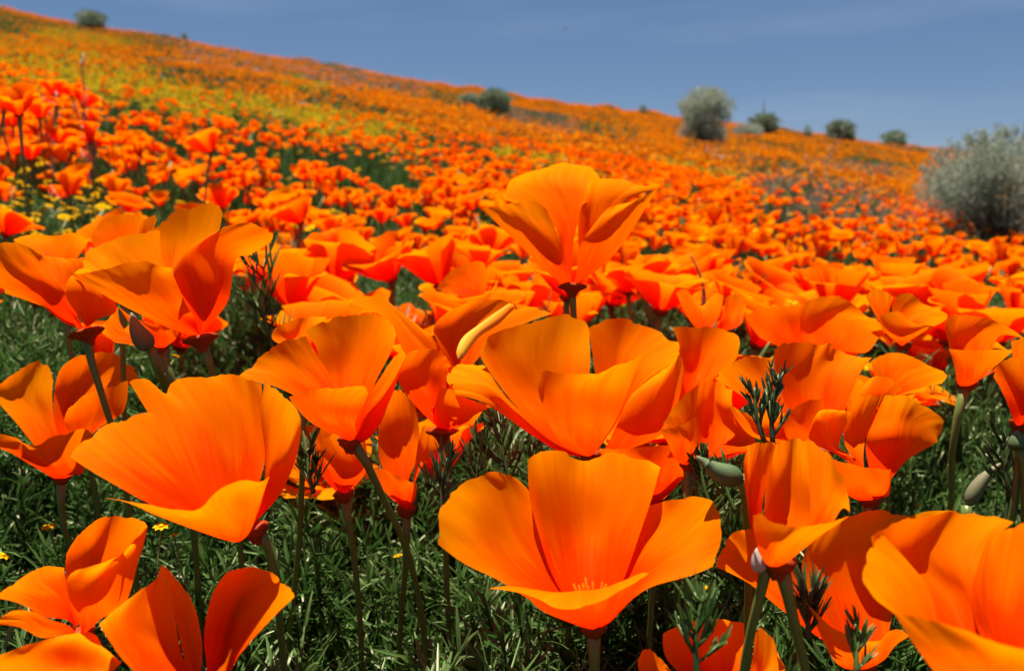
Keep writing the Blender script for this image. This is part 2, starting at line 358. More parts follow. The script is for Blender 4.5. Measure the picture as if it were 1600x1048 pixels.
hero(2, .200, (1190, 1050), [
 [[(1000,960,0),(1060,940,5),(1100,900,8)], [(700,830,-5),(850,720,4),(920,700,10)], [(480,700,-6),(600,580,2),(830,530,12)], [(345,615,-4),(440,520,2),(560,445,8),(770,390,15)]],
 [[(1040,900,6),(1130,900,12),(1250,880,6)], [(860,600,16),(1050,600,22),(1320,640,14)], [(740,400,22),(950,380,28),(1150,360,28),(1320,420,20)], [(640,240,24),(730,235,28),(825,300,30),(860,240,32),(1000,215,34),(1100,205,34),(1210,212,30),(1310,260,24)]],
 [[(1240,980,2),(1270,930,-2),(1290,880,8)], [(1400,800,3),(1350,700,-8),(1325,600,8)], [(1470,650,1),(1440,590,-8),(1400,480,-4),(1300,380,12)], [(1492,560,-4),(1508,440,-4),(1450,340,0),(1390,290,6),(1320,228,14)]],
 [[(1050,1010,-6),(1150,1020,-12),(1250,990,-6)], [(780,910,-10),(950,940,-18),(1130,910,-22),(1300,850,-10)], [(600,835,-12),(800,880,-20),(1000,900,-26),(1120,810,-27),(1330,760,-14)], [(520,820,-12),(720,850,-20),(870,884,-26),(1010,868,-30),(1110,765,-30),(1180,737,-28),(1290,742,-22),(1350,705,-14)]]],
 'deep red-orange poppy cup whose broad back petal is in shade, left of middle', seed=2, rb=(1270, 960, 10), stem=[(415, 840, 12), (430, 900, 10), (436, 960, 16)])
hero(1, .26, (1000, 725), [
 [[(900,700,-2),(960,690,-6),(985,660,-2)], [(680,600,-6),(820,560,-14),(930,560,-12)], [(480,490,-4),(680,430,-14),(860,400,-16)], [(345,405,2),(430,402,-4),(550,375,-10),(730,345,-14),(800,372,-17),(862,385,-18)]],
 [[(900,660,2),(930,640,4),(950,620,6)], [(640,540,2),(760,480,10),(880,440,14)], [(470,440,2),(560,330,10),(800,300,18)], [(412,395,4),(430,300,8),(520,250,12),(640,215,16),(800,180,22)]],
 [[(940,640,8),(970,630,9),(1000,620,8)], [(800,430,16),(860,400,22),(960,420,14)], [(770,280,22),(880,240,28),(1080,240,18)], [(760,190,24),(830,130,28),(880,90,30),(960,70,30),(1090,55,24),(1112,110,20)]],
 [[(985,650,-6),(1010,660,-8),(1060,650,-2)], [(900,500,-10),(1020,500,-14),(1140,540,0)], [(870,390,-10),(960,300,-14),(1080,300,-8),(1170,350,4)], [(990,250,-8),(1100,190,-8),(1200,155,-4),(1290,158,0),(1362,212,4),(1240,318,6)]]],
 'tall golden-orange poppy seen from the side on the left, flaring petals above the green', seed=3, stem=[(325, 560, 2), (333, 590, 4), (345, 640, 8)])
hero(1, .27, (430, 695), [
 [[(340,660,-2),(380,640,-4),(400,650,-2)], [(200,560,0),(240,480,-8),(330,510,-8)], [(60,500,4),(80,380,-4),(230,350,-4)], [(-120,440,8),(-100,330,2),(0,252,-2),(70,250,-2),(190,300,-4)]],
 [[(400,620,4),(420,620,5),(440,620,4)], [(300,480,10),(350,460,13),(420,450,12)], [(240,370,14),(330,355,16),(450,360,14)], [(215,318,16),(300,325,18),(430,335,16)]],
 [[(420,660,-4),(450,650,-6),(480,640,-4)], [(330,520,-10),(430,500,-12),(580,590,-4)], [(345,440,-8),(420,400,-8),(560,480,0)], [(390,390,-4),(450,368,-2),(560,400,2)]]],
 'orange poppy at the left edge on a tall brown-green stem, touching the golden one', seed=4, stem=[(138, 545, 0), (150, 590, 0), (162, 625, 2), (173, 660, 4)])
hero(2, .29, (305, 735), [
 [[(200,600,2),(250,600,6),(300,560,6)], [(90,460,4),(180,420,12),(270,420,12)], [(-20,330,6),(90,290,14),(260,290,16)], [(-30,270,6),(60,210,12),(130,160,16),(208,138,20),(265,235,18)]],
 [[(310,600,8),(330,590,9),(350,580,8)], [(270,410,14),(360,380,22),(470,420,18)], [(275,280,18),(400,230,28),(580,300,24)], [(300,190,18),(360,125,24),(440,98,28),(520,93,30),(600,118,30),(680,190,28),(688,240,26)]],
 [[(330,640,4),(350,620,5),(380,600,6)], [(340,500,0),(420,500,6),(500,470,10)], [(325,440,-2),(440,400,6),(610,400,12)], [(345,375,-4),(420,310,2),(540,270,10),(640,235,16)]],
 [[(240,710,-5),(290,700,-10),(360,710,-5)], [(60,600,-8),(230,640,-14),(420,690,-8)], [(-20,560,-8),(110,550,-14),(260,590,-18),(420,590,-10)], [(-30,500,-8),(80,520,-12),(180,580,-18),(250,520,-16),(340,500,-18),(400,478,-16),(465,490,-10)]]],
 'ruffled light orange poppy behind the brown-green stem at the left edge', seed=5)
hero(4, .235, (470, 940), [
 [[(420,780,6),(480,780,10),(540,760,8)], [(330,600,14),(460,580,22),(610,600,14)], [(300,450,16),(480,420,26),(680,470,16)], [(245,370,16),(310,335,20),(390,305,24),(540,285,28),(650,305,26),(700,390,20)]],
 [[(380,800,4),(410,790,6),(430,780,6)], [(200,700,2),(290,640,10),(370,600,14)], [(50,640,0),(140,540,8),(290,470,16)], [(-100,620,0),(-20,540,4),(100,440,8),(245,398,16)]],
 [[(420,900,-4),(470,890,-8),(500,890,-6)], [(260,820,-8),(380,800,-16),(500,810,-14)], [(190,740,-8),(360,720,-18),(540,740,-14)], [(165,700,-8),(250,672,-16),(400,655,-22),(530,645,-20),(566,680,-14)]],
 [[(550,920,0),(520,880,-6),(500,850,2)], [(620,840,2),(560,790,-10),(560,700,4)], [(660,740,2),(640,700,-8),(620,610,6)], [(715,580,4),(745,500,0),(730,480,4),(690,500,10)]]],
 'round cupped orange poppy on a long leaning stem, left of the yellow roll', seed=6, stem=[(565, 705, 2), (580, 740, 4), (610, 800, 10), (640, 870, 18), (655, 940, 26)])
SHADED = hero(4, .27, (930, 865), [
 [[(880,720,2),(900,710,5),(920,700,6)], [(740,480,8),(850,500,12),(960,540,10)], [(620,290,12),(740,340,16),(880,400,14)], [(450,255,10),(520,205,14),(600,188,18),(690,250,18),(860,385,18)]],
 [[(950,700,8),(970,700,9),(1000,700,8)], [(930,480,12),(1020,500,18),(1100,520,14)], [(885,380,12),(1020,330,22),(1250,380,18)], [(920,310,14),(1000,250,18),(1090,225,22),(1200,210,24),(1300,235,24),(1420,260,22),(1480,290,20)]],
 [[(880,830,-4),(920,800,-8),(960,780,-6)], [(760,700,-8),(850,680,-14),(950,650,-10)], [(705,600,-8),(780,560,-16),(960,560,-10)], [(740,500,-8),(800,468,-14),(870,460,-14),(940,490,-12),(978,560,-10)]],
 [[(900,850,-2),(960,860,-6),(1020,850,-2)], [(880,760,-10),(960,760,-14),(1100,790,-4)], [(860,640,-10),(960,660,-12),(1060,710,-6),(1185,748,2)]]],
 'shaded poppy with folded petals under the pale yellow roll', seed=7, stem=[(703, 700, 2), (700, 740, 4), (698, 780, 6)])
hero(6, .262, (870, 885), [
 [[(700,780,2),(780,740,6),(860,700,8)], [(480,600,4),(640,560,14),(860,520,14)], [(335,400,4),(520,380,14),(700,370,20),(870,400,18)], [(330,330,6),(370,262,8),(460,232,14),(560,200,20),(700,172,24),(785,158,26),(845,200,26),(868,300,22)]],
 [[(920,760,8),(950,750,9),(980,740,8)], [(900,500,18),(1000,500,22),(1090,560,10)], [(880,330,22),(1020,330,28),(1180,470,10)], [(862,235,24),(930,192,28),(1060,185,30),(1180,235,28),(1270,280,22),(1315,340,16),(1290,400,10)]],
 [[(760,830,-6),(840,840,-10),(910,830,-6)], [(660,700,-14),(820,680,-22),(1000,680,-16)], [(615,560,-16),(800,530,-26),(1065,530,-16)], [(612,460,-16),(650,443,-20),(780,458,-28),(900,455,-30),(1000,415,-28),(1135,362,-18)]],
 [[(720,850,-4),(700,810,-5),(690,770,2)], [(560,750,-4),(500,650,-8),(470,600,4)], [(330,600,-6),(340,520,-4),(370,460,4)], [(210,575,-4),(160,510,-2),(157,455,2),(200,422,4),(340,418,8)]],
 [[(930,850,-2),(1000,845,-2),(1060,835,4)], [(1000,720,-6),(1120,700,-6),(1240,750,4)], [(1070,570,-4),(1200,530,-4),(1310,600,6)], [(1180,480,2),(1290,395,4),(1318,360,6),(1335,430,10)]]],
 'full orange poppy at the centre with a pointed front petal and yellow-lit back petal', seed=8)
hero(8, .31, (622, 690), [
 [[(545,660,-2),(580,630,-6),(610,640,-4)], [(380,510,-4),(460,450,-12),(570,490,-8)], [(240,380,0),(380,330,-10),(520,370,-8)], [(165,305,4),(280,285,-4),(360,270,-8),(440,264,-8),(490,310,-8)]],
 [[(570,560,6),(600,550,8),(620,540,8)], [(520,380,12),(600,360,20),(660,360,12)], [(400,300,13),(560,260,24),(720,280,15)], [(300,272,14),(340,225,20),(500,175,28),(755,210,20)], [(284,240,20),(300,180,28),(380,130,36),(480,100,40),(600,84,42),(690,90,38),(768,170,28)]],
 [[(640,640,-6),(670,630,-6),(710,640,-2)], [(660,490,-14),(740,480,-14),(850,510,-2)], [(720,400,-14),(830,340,-14),(960,350,0)], [(790,305,-12),(850,285,-10),(905,275,-8),(980,240,-2),(1055,205,6)]],
 [[(650,600,4),(670,590,5),(690,580,6)], [(650,420,2),(720,380,10),(800,420,12)], [(655,320,2),(740,280,14),(880,290,18)], [(700,270,10),(750,150,24),(850,155,24),(950,185,20),(1040,210,14)]]],
 'tallest orange poppy standing alone above the rest, seen from the side against the hill', seed=9, stem=[(895, 460, 0), (896, 480, 0), (898, 520, 2)])
hero(10, .175, (475, 590), [
 [[(400,540,-2),(380,490,-4),(400,440,2)], [(360,440,0),(352,340,-4),(400,330,4)], [(330,250,2),(340,200,-4),(410,250,6)], [(318,130,2),(330,60,0),(400,30,6),(465,32,12)]],
 [[(430,500,6),(480,500,8),(550,500,6)], [(410,380,10),(500,370,16),(610,390,10)], [(420,180,12),(500,180,20),(620,200,12)], [(440,40,12),(500,20,18),(560,10,20),(610,15,18)]],
 [[(540,500,4),(580,470,0),(600,460,-4)], [(610,390,8),(650,360,6),(700,400,-4)], [(610,200,12),(690,220,10),(760,320,0)], [(600,15,16),(680,60,14),(740,150,8),(775,230,4),(790,340,-2)]],
 [[(410,560,-4),(460,560,-10),(530,550,-4)], [(365,450,-4),(470,480,-16),(620,480,-4)], [(358,350,-4),(400,350,-10),(460,388,-16),(560,402,-18),(680,390,-12),(785,358,-4)]]],
 'narrow half-closed orange poppy tube on a reddish stem at lower right', seed=10, stem=[(1228, 915, 0), (1238, 960, 0), (1250, 1010, 2), (1262, 1060, 4)])
hero(10, .20, (850, 1040), [
 [[(760,960,6),(860,940,8),(940,930,6)], [(640,760,8),(820,720,16),(980,800,14)], [(580,600,10),(800,540,20),(1040,560,22)], [(640,450,14),(830,340,22),(920,330,24),(1060,352,26),(1150,335,26),(1260,330,24)]],
 [[(700,930,-2),(730,920,2),(760,900,4)], [(480,770,-4),(520,700,4),(560,640,8)], [(330,650,-4),(400,560,4),(480,500,8)], [(195,585,-4),(220,500,0),(290,420,4),(400,420,8)]],
 [[(760,1030,-4),(860,1030,-8),(940,1000,-4)], [(690,950,-8),(830,960,-14),(1000,930,-6)], [(600,740,-8),(700,840,-14),(895,915,-20),(985,860,-12),(1060,890,-4)]]],
 'bright orange poppy behind the half-closed tube, its wide petal sloping to lower right', seed=11)
hero(10, .145, (1350, 1180), [
 [[(1250,1000,8),(1350,980,12),(1450,980,8)], [(1080,780,12),(1250,700,22),(1420,750,14)], [(920,560,10),(1150,500,26),(1400,500,22)], [(890,450,12),(1000,380,20),(1150,350,26),(1280,333,28),(1400,345,26),(1520,385,22)]],
 [[(1150,1000,0),(1180,980,2),(1200,950,4)], [(1000,800,-2),(1080,760,6),(1150,700,12)], [(900,720,0),(930,620,6),(1050,560,14)], [(848,650,2),(850,600,4),(880,500,10),(940,440,14)]],
 [[(1400,1000,-2),(1450,1000,-2),(1500,1000,-4)], [(1340,790,14),(1500,780,0),(1700,850,-6)], [(1340,600,24),(1550,560,4),(1800,650,-4)], [(1400,450,24),(1460,430,14),(1560,390,8),(1750,420,0)]],
 [[(1230,1120,-8),(1350,1120,-12),(1500,1120,-8)], [(1100,960,-8),(1300,960,-18),(1600,1020,-14)], [(985,785,-2),(1100,810,-12),(1250,850,-18),(1400,900,-22),(1600,960,-20)]]],
 'very near soft-focus orange poppy cut off by the lower right corner', seed=12)
hero(3, .19, (400, 890), [
 [[(370,800,6),(420,780,10),(470,760,8)], [(335,640,12),(450,600,22),(620,620,14)], [(330,520,14),(440,460,26),(700,470,16)], [(335,460,14),(380,380,18),(460,305,24),(560,266,28),(640,275,28),(738,308,24)]],
 [[(400,820,-4),(450,800,-8),(500,790,0)], [(345,690,-8),(450,660,-14),(640,680,2)], [(335,610,-8),(460,580,-14),(690,500,6)], [(375,545,-8),(450,525,-12),(560,485,-8),(650,420,4),(740,320,14)]],
 [[(350,800,-4),(355,780,-2),(360,760,0)], [(210,770,-8),(260,680,0),(340,640,8)], [(100,710,-8),(150,640,0),(320,560,10)], [(-40,680,-6),(0,655,-2),(110,580,4),(230,525,10),(325,530,14)]],
 [[(300,870,-6),(320,850,-8),(340,820,-8)], [(200,880,-10),(230,830,-12),(250,790,-12)], [(100,830,-12),(130,780,-13),(160,748,-14)], [(-30,815,-12),(10,775,-13),(60,745,-14)]]],
 'light orange poppy at lower left with one tall rounded petal catching the sun', seed=13)
hero(3, .17, (1000, 1160), [
 [[(800,1120,0),(900,1100,4),(960,1080,6)], [(620,1000,-2),(760,900,8),(900,940,10)], [(540,890,-2),(700,780,8),(878,820,12)], [(495,812,0),(590,725,6),(700,640,10),(780,585,14),(812,508,16),(855,650,14)]],
 [[(950,1080,8),(975,1080,9),(1000,1080,8)], [(900,900,14),(950,900,15),(1010,920,14)], [(860,700,18),(920,720,18),(985,760,16)], [(825,518,20),(880,585,20),(945,665,18)]],
 [[(1030,1060,0),(1080,1060,2),(1120,1080,0)], [(1020,880,4),(1110,880,10),(1200,960,-2)], [(1050,690,8),(1180,680,18),(1340,810,-2)], [(1090,610,10),(1150,545,14),(1230,525,18),(1340,550,18),(1440,625,12),(1475,680,4)]],
 [[(950,1180,-6),(1000,1180,-8),(1050,1180,-6)], [(900,1110,-14),(1000,1120,-18),(1120,1060,-10)], [(880,1090,-16),(1000,1090,-20),(1125,1000,-12),(1158,930,-8)]]],
 'poppy at the bottom left with one sunlit pointed petal and one dark shaded petal', seed=14)
hero(3, .16, (350, 1260), [
 [[(330,1180,4),(370,1160,6),(420,1160,6)], [(100,1120,4),(300,1050,14),(550,1060,10)], [(-60,1030,4),(130,960,12),(390,890,16),(600,1010,12)], [(-60,990,6),(60,945,10),(200,895,14),(380,860,18),(460,850,20),(520,940,18),(600,1000,16)]]],
 'orange poppy rising into the bottom left corner, only its upper petals in view', seed=15)
hero(9, .26, (690, 850), [
 [[(600,760,6),(680,740,8),(760,720,6)], [(500,620,10),(620,600,18),(790,630,10)], [(465,480,12),(620,460,22),(850,480,14)], [(463,370,14),(500,338,18),(600,328,22),(680,345,24),(712,332,22),(760,365,24),(860,400,20),(910,405,16)]],
 [[(560,760,0),(570,740,2),(580,720,4)], [(380,620,0),(430,560,6),(480,520,10)], [(260,540,0),(340,470,6),(470,450,12)], [(188,495,2),(290,410,6),(400,398,10),(466,412,14)]],
 [[(600,840,-4),(630,830,-6),(660,830,-8)], [(490,760,-6),(600,740,-12),(700,720,-8)], [(480,700,-6),(560,625,-12),(685,590,-12),(692,640,-10)]],
 [[(480,790,-4),(510,780,-5),(540,760,-4)], [(350,750,-8),(450,740,-10),(540,690,-6)], [(258,610,-8),(300,640,-10),(400,650,-8),(480,640,-6)]]],
 'wide orange poppy behind the dark feathery sprig, right of the centre bloom', seed=16)
hero(9, .232, (900, 1060), [
 [[(800,880,0),(810,870,2),(820,860,4)], [(640,790,0),(700,800,-6),(760,800,4)], [(620,760,0),(660,690,-8),(780,740,4)], [(680,665,2),(730,645,4),(810,650,8)]],
 [[(820,860,6),(845,860,8),(870,860,8)], [(780,780,10),(830,770,15),(880,770,16)], [(790,680,12),(850,670,17),(910,680,16)], [(800,600,12),(880,570,16),(960,575,16)]],
 [[(900,940,-4),(960,920,-4),(990,960,0)], [(880,800,-8),(970,780,-10),(1070,870,2)], [(920,680,-6),(1010,670,-4),(1110,700,4),(1200,790,6)], [(965,575,0),(1060,575,6),(1160,625,10),(1235,700,12),(1190,788,8)]],
 [[(820,1040,-4),(880,1040,-6),(950,1040,-6)], [(760,960,-10),(880,980,-16),(990,1010,-8)], [(730,860,-12),(830,890,-18),(930,905,-18),(1000,905,-10)]]],
 'orange poppy with crowded folded petals above the half-closed tube', seed=17)
hero(9, .30, (960, 650), [
 [[(900,650,-4),(920,640,-5),(940,630,-6)], [(785,648,-6),(880,600,-10),(970,600,-8)], [(830,580,-4),(920,490,-6),(1000,500,-4),(1045,550,-4)]],
 [[(950,600,4),(975,595,5),(1000,590,6)], [(920,480,8),(1040,480,12),(1130,540,8)], [(905,420,10),(1000,380,16),(1100,400,16),(1180,445,14),(1248,470,12),(1225,520,8)]]],
 'orange poppy with a ragged petal reaching right over the green gap', seed=18)
hero(9, .33, (710, 430), [
 [[(680,380,6),(710,380,6),(740,380,6)], [(590,330,8),(720,300,14),(880,380,8)], [(585,230,10),(740,200,20),(950,310,14)], [(605,150,12),(700,122,18),(780,130,22),(850,180,24),(880,214,24),(940,235,22),(965,295,18),(988,360,12)]],
 [[(600,380,4),(620,375,5),(640,370,6)], [(440,330,2),(520,300,8),(590,270,12)], [(380,290,4),(450,230,8),(590,200,14)], [(330,210,6),(380,185,8),(480,170,12),(600,165,16)]]],
 'fan-shaped orange poppy with wrinkled rim, behind the one with the feathery sprig', seed=19)
hero(9, .27, (1335, 535), [
 [[(1310,470,4),(1345,465,6),(1380,460,6)], [(1270,400,8),(1360,370,16),(1450,370,14)], [(1250,300,8),(1350,280,20),(1500,300,20)], [(1243,250,8),(1265,212,12),(1330,208,18),(1440,225,22),(1530,262,22),(1610,320,18)]],
 [[(1300,520,-4),(1360,520,-8),(1400,500,-4)], [(1280,430,-6),(1380,440,-14),(1460,450,-6)], [(1255,360,-4),(1330,368,-14),(1430,368,-18),(1560,362,-8)]],
 [[(1400,500,0),(1420,490,2),(1440,480,4)], [(1500,430,-2),(1530,410,2),(1560,400,6)], [(1560,390,0),(1640,370,8),(1620,320,12)]]],
 'orange poppy funnel near the right edge, above the open green patch', seed=20)
hero(9, .24, (1590, 725), [
 [[(1560,700,-2),(1590,690,-6),(1620,690,-2)], [(1520,600,0),(1600,600,-10),(1680,600,0)], [(1460,490,2),(1500,420,-4),(1590,390,-8),(1700,400,0)]],
 [[(1600,600,8),(1620,600,9),(1640,600,8)], [(1560,450,14),(1620,430,16),(1700,450,14)], [(1540,330,18),(1640,320,22),(1720,380,18)]]],
 'dark orange poppy cut by the right edge of the picture', seed=21)
hero(9, .34, (1050, 358), [
 [[(1040,300,4),(1055,295,5),(1070,290,6)], [(1000,190,8),(1070,220,10),(1160,240,6)], [(1040,115,12),(1110,122,14),(1130,150,14),(1200,180,12),(1245,200,10),(1195,262,4)]],
 [[(1020,330,-4),(1040,335,-5),(1060,340,-4)], [(960,270,-6),(1050,270,-10),(1150,280,-4)], [(945,215,-6),(1030,190,-8),(1080,235,-8),(1170,262,-4)]],
 [[(1000,320,2),(1010,310,3),(1020,300,4)], [(920,200,4),(950,180,6),(990,180,8)], [(880,120,6),(940,90,10),(1010,130,12)]]],
 'poppy with one bright pointed petal over a shaded cup, upper right', seed=22)
hero(9, .36, (150, 300), [
 [[(190,290,-2),(210,288,-2),(230,286,-2)], [(215,250,-2),(260,245,0),(310,255,-2)], [(235,190,2),(280,185,4),(328,195,2)], [(242,135,4),(268,116,6),(312,120,6),(336,165,4)]],
 [[(110,270,4),(150,265,5),(180,270,4)], [(60,200,6),(130,190,10),(215,210,6)], [(20,110,8),(60,90,12),(130,170,12),(200,110,12),(235,120,8)]]],
 'dark poppy with a single bright yellow-orange petal tip standing up, right of the tallest bloom', seed=23)
hero(9, .275, (100, 650), [
 [[(60,560,4),(100,560,6),(150,560,4)], [(35,450,8),(120,500,14),(190,500,10)], [(30,340,10),(150,380,18),(290,410,12)], [(0,262,10),(80,262,16),(170,262,20),(250,275,20),(303,310,16),(302,370,12)]]],
 'orange poppy with a smooth square-edged petal just right of the centre bloom', seed=24)
hero(9, .25, (80, 900), [
 [[(90,860,4),(150,850,6),(230,850,4)], [(105,720,8),(220,720,16),(380,780,10)], [(110,600,10),(200,590,18),(275,630,14)], [(130,520,12),(160,505,16),(210,510,20),(275,548,18)]],
 [[(60,850,0),(70,820,2),(80,800,4)], [(0,745,0),(60,680,4),(105,650,8)], [(-40,700,0),(30,600,4),(120,520,10)]],
 [[(20,870,-4),(50,870,-6),(80,870,-4)], [(-20,790,-8),(60,770,-10),(115,800,-6)], [(-60,730,-8),(50,705,-10),(108,660,-6)]]],
 'light orange poppy between the centre bloom and the dark feathery sprig', seed=25)
hero(7, .262, (1190, 365), [
 [[(1150,330,-4),(1190,325,-6),(1230,320,-4)], [(1040,180,-6),(1180,180,-12),(1320,230,-4)], [(900,70,-6),(1100,60,-12),(1300,40,-12),(1420,60,-6)]]],
 'red-orange shaded poppy tucked beneath the centre bloom, right side', seed=26)
hero(4, .42, (1080, 262), [
 [[(1050,220,4),(1080,215,6),(1110,220,4)], [(960,180,8),(1060,150,12),(1150,170,6)], [(900,170,8),(930,120,10),(1000,60,14),(1070,30,16),(1130,25,16),(1145,90,12)]],
 [[(1040,240,-4),(1080,245,-5),(1120,240,-4)], [(960,220,-6),(1080,220,-8),(1170,200,-4)], [(895,190,-6),(960,215,-8),(1100,200,-10),(1190,170,-6),(1215,80,-2)]]],
 'small cupped golden poppy left of the tallest bloom, above the yellow roll', seed=27)
hero(4, .285, (230, 530), [
 [[(170,470,0),(220,465,3),(260,460,4)], [(80,410,2),(200,400,8),(330,345,8)], [(95,360,4),(190,315,8),(280,300,12),(350,302,12)]]],
 'sunlit orange poppy petal peeping over the round cupped poppy', seed=28)
hero(5, .275, (440, 185), [
 [[(400,130,-4),(435,135,-6),(470,140,-4)], [(355,30,-8),(440,50,-12),(545,60,-4)], [(310,-60,-8),(400,-150,-10),(540,-130,-4)]],
 [[(350,100,2),(360,80,3),(370,60,4)], [(260,-40,4),(300,-60,6),(350,-60,6)], [(200,-100,6),(240,-170,8),(330,-180,8)]]],
 'shaded orange poppy hanging below the round cupped poppy', seed=29)
hero(5, .285, (750, 260), [
 [[(700,200,-4),(740,210,-6),(780,220,-4)], [(620,120,-6),(720,110,-12),(800,160,-4)], [(585,30,-6),(660,50,-12),(740,90,-12),(805,110,-4)]],
 [[(680,120,4),(720,110,6),(760,100,6)], [(620,0,6),(720,-20,12),(800,0,8)], [(610,-140,8),(700,-180,16),(820,-120,12)], [(640,-280,10),(710,-360,14),(790,-290,14)]],
 [[(770,150,0),(780,130,2),(790,110,4)], [(790,60,0),(830,20,3),(870,-30,4)], [(800,-30,0),(880,-40,3),(940,-60,4)], [(830,-180,4),(880,-170,6),(930,-150,6)]]],
 'orange poppy low behind the leaning stem, half hidden by dark leaves', seed=30)
hero(10, .185, (190, 1260), [
 [[(150,1150,4),(200,1150,6),(260,1150,4)], [(-20,1000,8),(170,980,14),(320,1000,8)], [(-40,880,10),(50,835,14),(190,815,18),(320,830,14)]],
 [[(280,1150,0),(310,1150,0),(340,1150,0)], [(350,1040,0),(430,1040,4),(500,1060,0)], [(368,870,4),(398,855,6),(450,905,6),(465,980,2)]],
 [[(60,1180,0),(30,1150,0),(20,1100,2)], [(-140,1060,0),(-80,1040,2),(-20,1040,4)], [(-150,990,0),(-120,945,2),(-60,980,4),(0,1050,4)]]],
 'dark red poppy rising from the bottom edge right of the widest bloom', seed=31)
hero(1, .31, (620, 460), [
 [[(570,380,4),(610,370,6),(650,370,4)], [(470,270,6),(580,250,10),(690,270,6)], [(455,200,8),(520,130,12),(640,110,14),(720,130,12),(700,170,8)]],
 [[(640,400,2),(660,390,3),(680,380,4)], [(690,250,2),(720,240,4),(750,240,4)], [(690,175,4),(740,125,6),(778,118,6),(776,150,4)]]],
 'golden poppy peeping out behind the tall golden-orange one on the left', seed=32)
hero(1, .33, (300, 440), [
 [[(240,400,2),(290,390,4),(340,400,2)], [(110,300,4),(240,290,10),(400,310,4)], [(68,235,6),(130,214,12),(290,214,14),(350,205,14),(445,240,8)]]],
 'dull orange poppy behind the one at the left edge, only its rim in view', seed=33)
hero(1, .29, (800, 790), [
 [[(760,770,-2),(790,760,-6),(830,770,-2)], [(680,700,-4),(780,690,-8),(880,730,-2)], [(590,570,-2),(700,640,-8),(840,680,-6),(890,700,0)]],
 [[(720,760,2),(700,750,3),(690,740,4)], [(560,740,2),(570,690,4),(600,650,6)], [(515,660,4),(550,620,6),(590,570,8)]]],
 'low orange poppy showing beneath the tall golden-orange one', seed=34)

# ------------------------------------------------------------------ generic poppies
def auto_petal(phi, open_, R, width, curl, seed, nu, nv):
    """petal in flower space (z up): open_ 0 closed .. 1 flat"""
    r_ = random.Random(seed); us = np.linspace(-1, 1, nu); vs = np.linspace(0, 1, nv)
    P = np.zeros((nv, nu, 3)); th0 = math.radians(25 + 45 * open_)
    rim = 1 - 0.10 * np.abs(us) ** 2.2 + 0.035 * wob(us * 0.8, seed) + 0.02 * wob(us * 3, seed + 1)
    x = 0.0; z = 0.0; prev = 0; prof = [(0, 0)]
    for j in range(1, nv):
        v = vs[j]; th = th0 * (0.75 + 0.45 * v) + curl * max(0, v - 0.55) ** 1.5 * 2.4; dv = (vs[j] - prev) * R; prev = vs[j]
        x += math.sin(th) * dv; z += math.cos(th) * dv; prof.append((x, z))
    prof = np.array(prof)
    for j, v in enumerate(vs):
        hw = width * R * (0.10 + 0.90 * math.sin(min(1.0, v * 1.05) * math.pi * 0.5) ** 1.1)
        for i, u in enumerate(us):
            s = v * rim[i]; k = s * (nv - 1); a = int(min(k, nv - 2)); w = k - a; q = prof[a] * (1 - w) + prof[a + 1] * w
            ang = u * hw / max(q[0] * 1.0 + R * 0.18, 1e-4); ang = max(-1.35, min(1.35, ang))
            rr = q[0] + R * 0.18 * min(1, v * 3) * 0.25
            wv = 0.02 * R * math.sin(u * 5 + seed) * v * v
            P[j, i] = ((rr) * math.cos(ang * 0.92), (rr + R * 0.18) * math.sin(ang), q[1] + wv + 0.05 * R * (u * u) * v)
    c, s = math.cos(phi), math.sin(phi)
    M = np.array([[c, -s, 0], [s, c, 0], [0, 0, 1]])
    U, V = np.meshgrid((us + 1) / 2, vs)
    return (P.reshape(-1, 3) @ M.T), grid_faces(nu, nv), np.stack([U, V], -1).reshape(-1, 2)

def stem_local(h, seed, m=0, n=6, r=0.0013, seg=7):
    r_ = random.Random(seed); a = r_.uniform(0, 6.28); b = r_.uniform(0.0, 0.02)
    pts = [np.array([math.cos(a) * b * 4 * t * (1 - t), math.sin(a) * b * 4 * t * (1 - t), -h * t]) for t in np.linspace(0, 1, seg)]
    mb = MB(); mb.tube(pts, [r * (1 + 0.9 * math.exp(-8 * t)) for t in np.linspace(0, 1, seg)], n, m); return mb

def tilt(me_v, ang, az):
    R = Matrix.Rotation(ang, 3, Vector((-math.sin(az), math.cos(az), 0))); A = np.array(R); return me_v @ A.T

NEAR = []                                             # variants with separate parts
for k in range(10):
    r_ = random.Random(100 + k); op = [-0.3, 0.15, 0.3, 0.4, 0.5, 0.65, 0.25, 0.45, 0.1, 0.8][k]
    ta, tz = r_.uniform(0.0, 0.5), r_.uniform(0, 6.28); parts = []
    for q in range(4):
        v, f, uv = auto_petal(q * math.pi / 2 + r_.uniform(-.15, .15), op + r_.uniform(-.15, .15), 0.031 * r_.uniform(.9, 1.08), r_.uniform(.82, 1.0), r_.uniform(-0.2, 1.3), 1000 + k * 10 + q, 15, 12)
        parts.append(('petal', mesh('petal', tilt(v, ta, tz), f, PETAL, uv)))
    mb = stem_local(0.22, 50 + k); parts.append(('stem', mb.mesh('stem', STEM)))
    mb = MB(); mb.tube([tilt(np.array([p]), ta, tz)[0] for p in [(0, 0, -.003), (0, 0, -.001), (0, 0, .0003), (0, 0, .0008)]], [.002, .0045, .005, .003], 10)
    parts.append(('receptacle', mb.mesh('receptacle', DISC)))
    NEAR.append(parts)
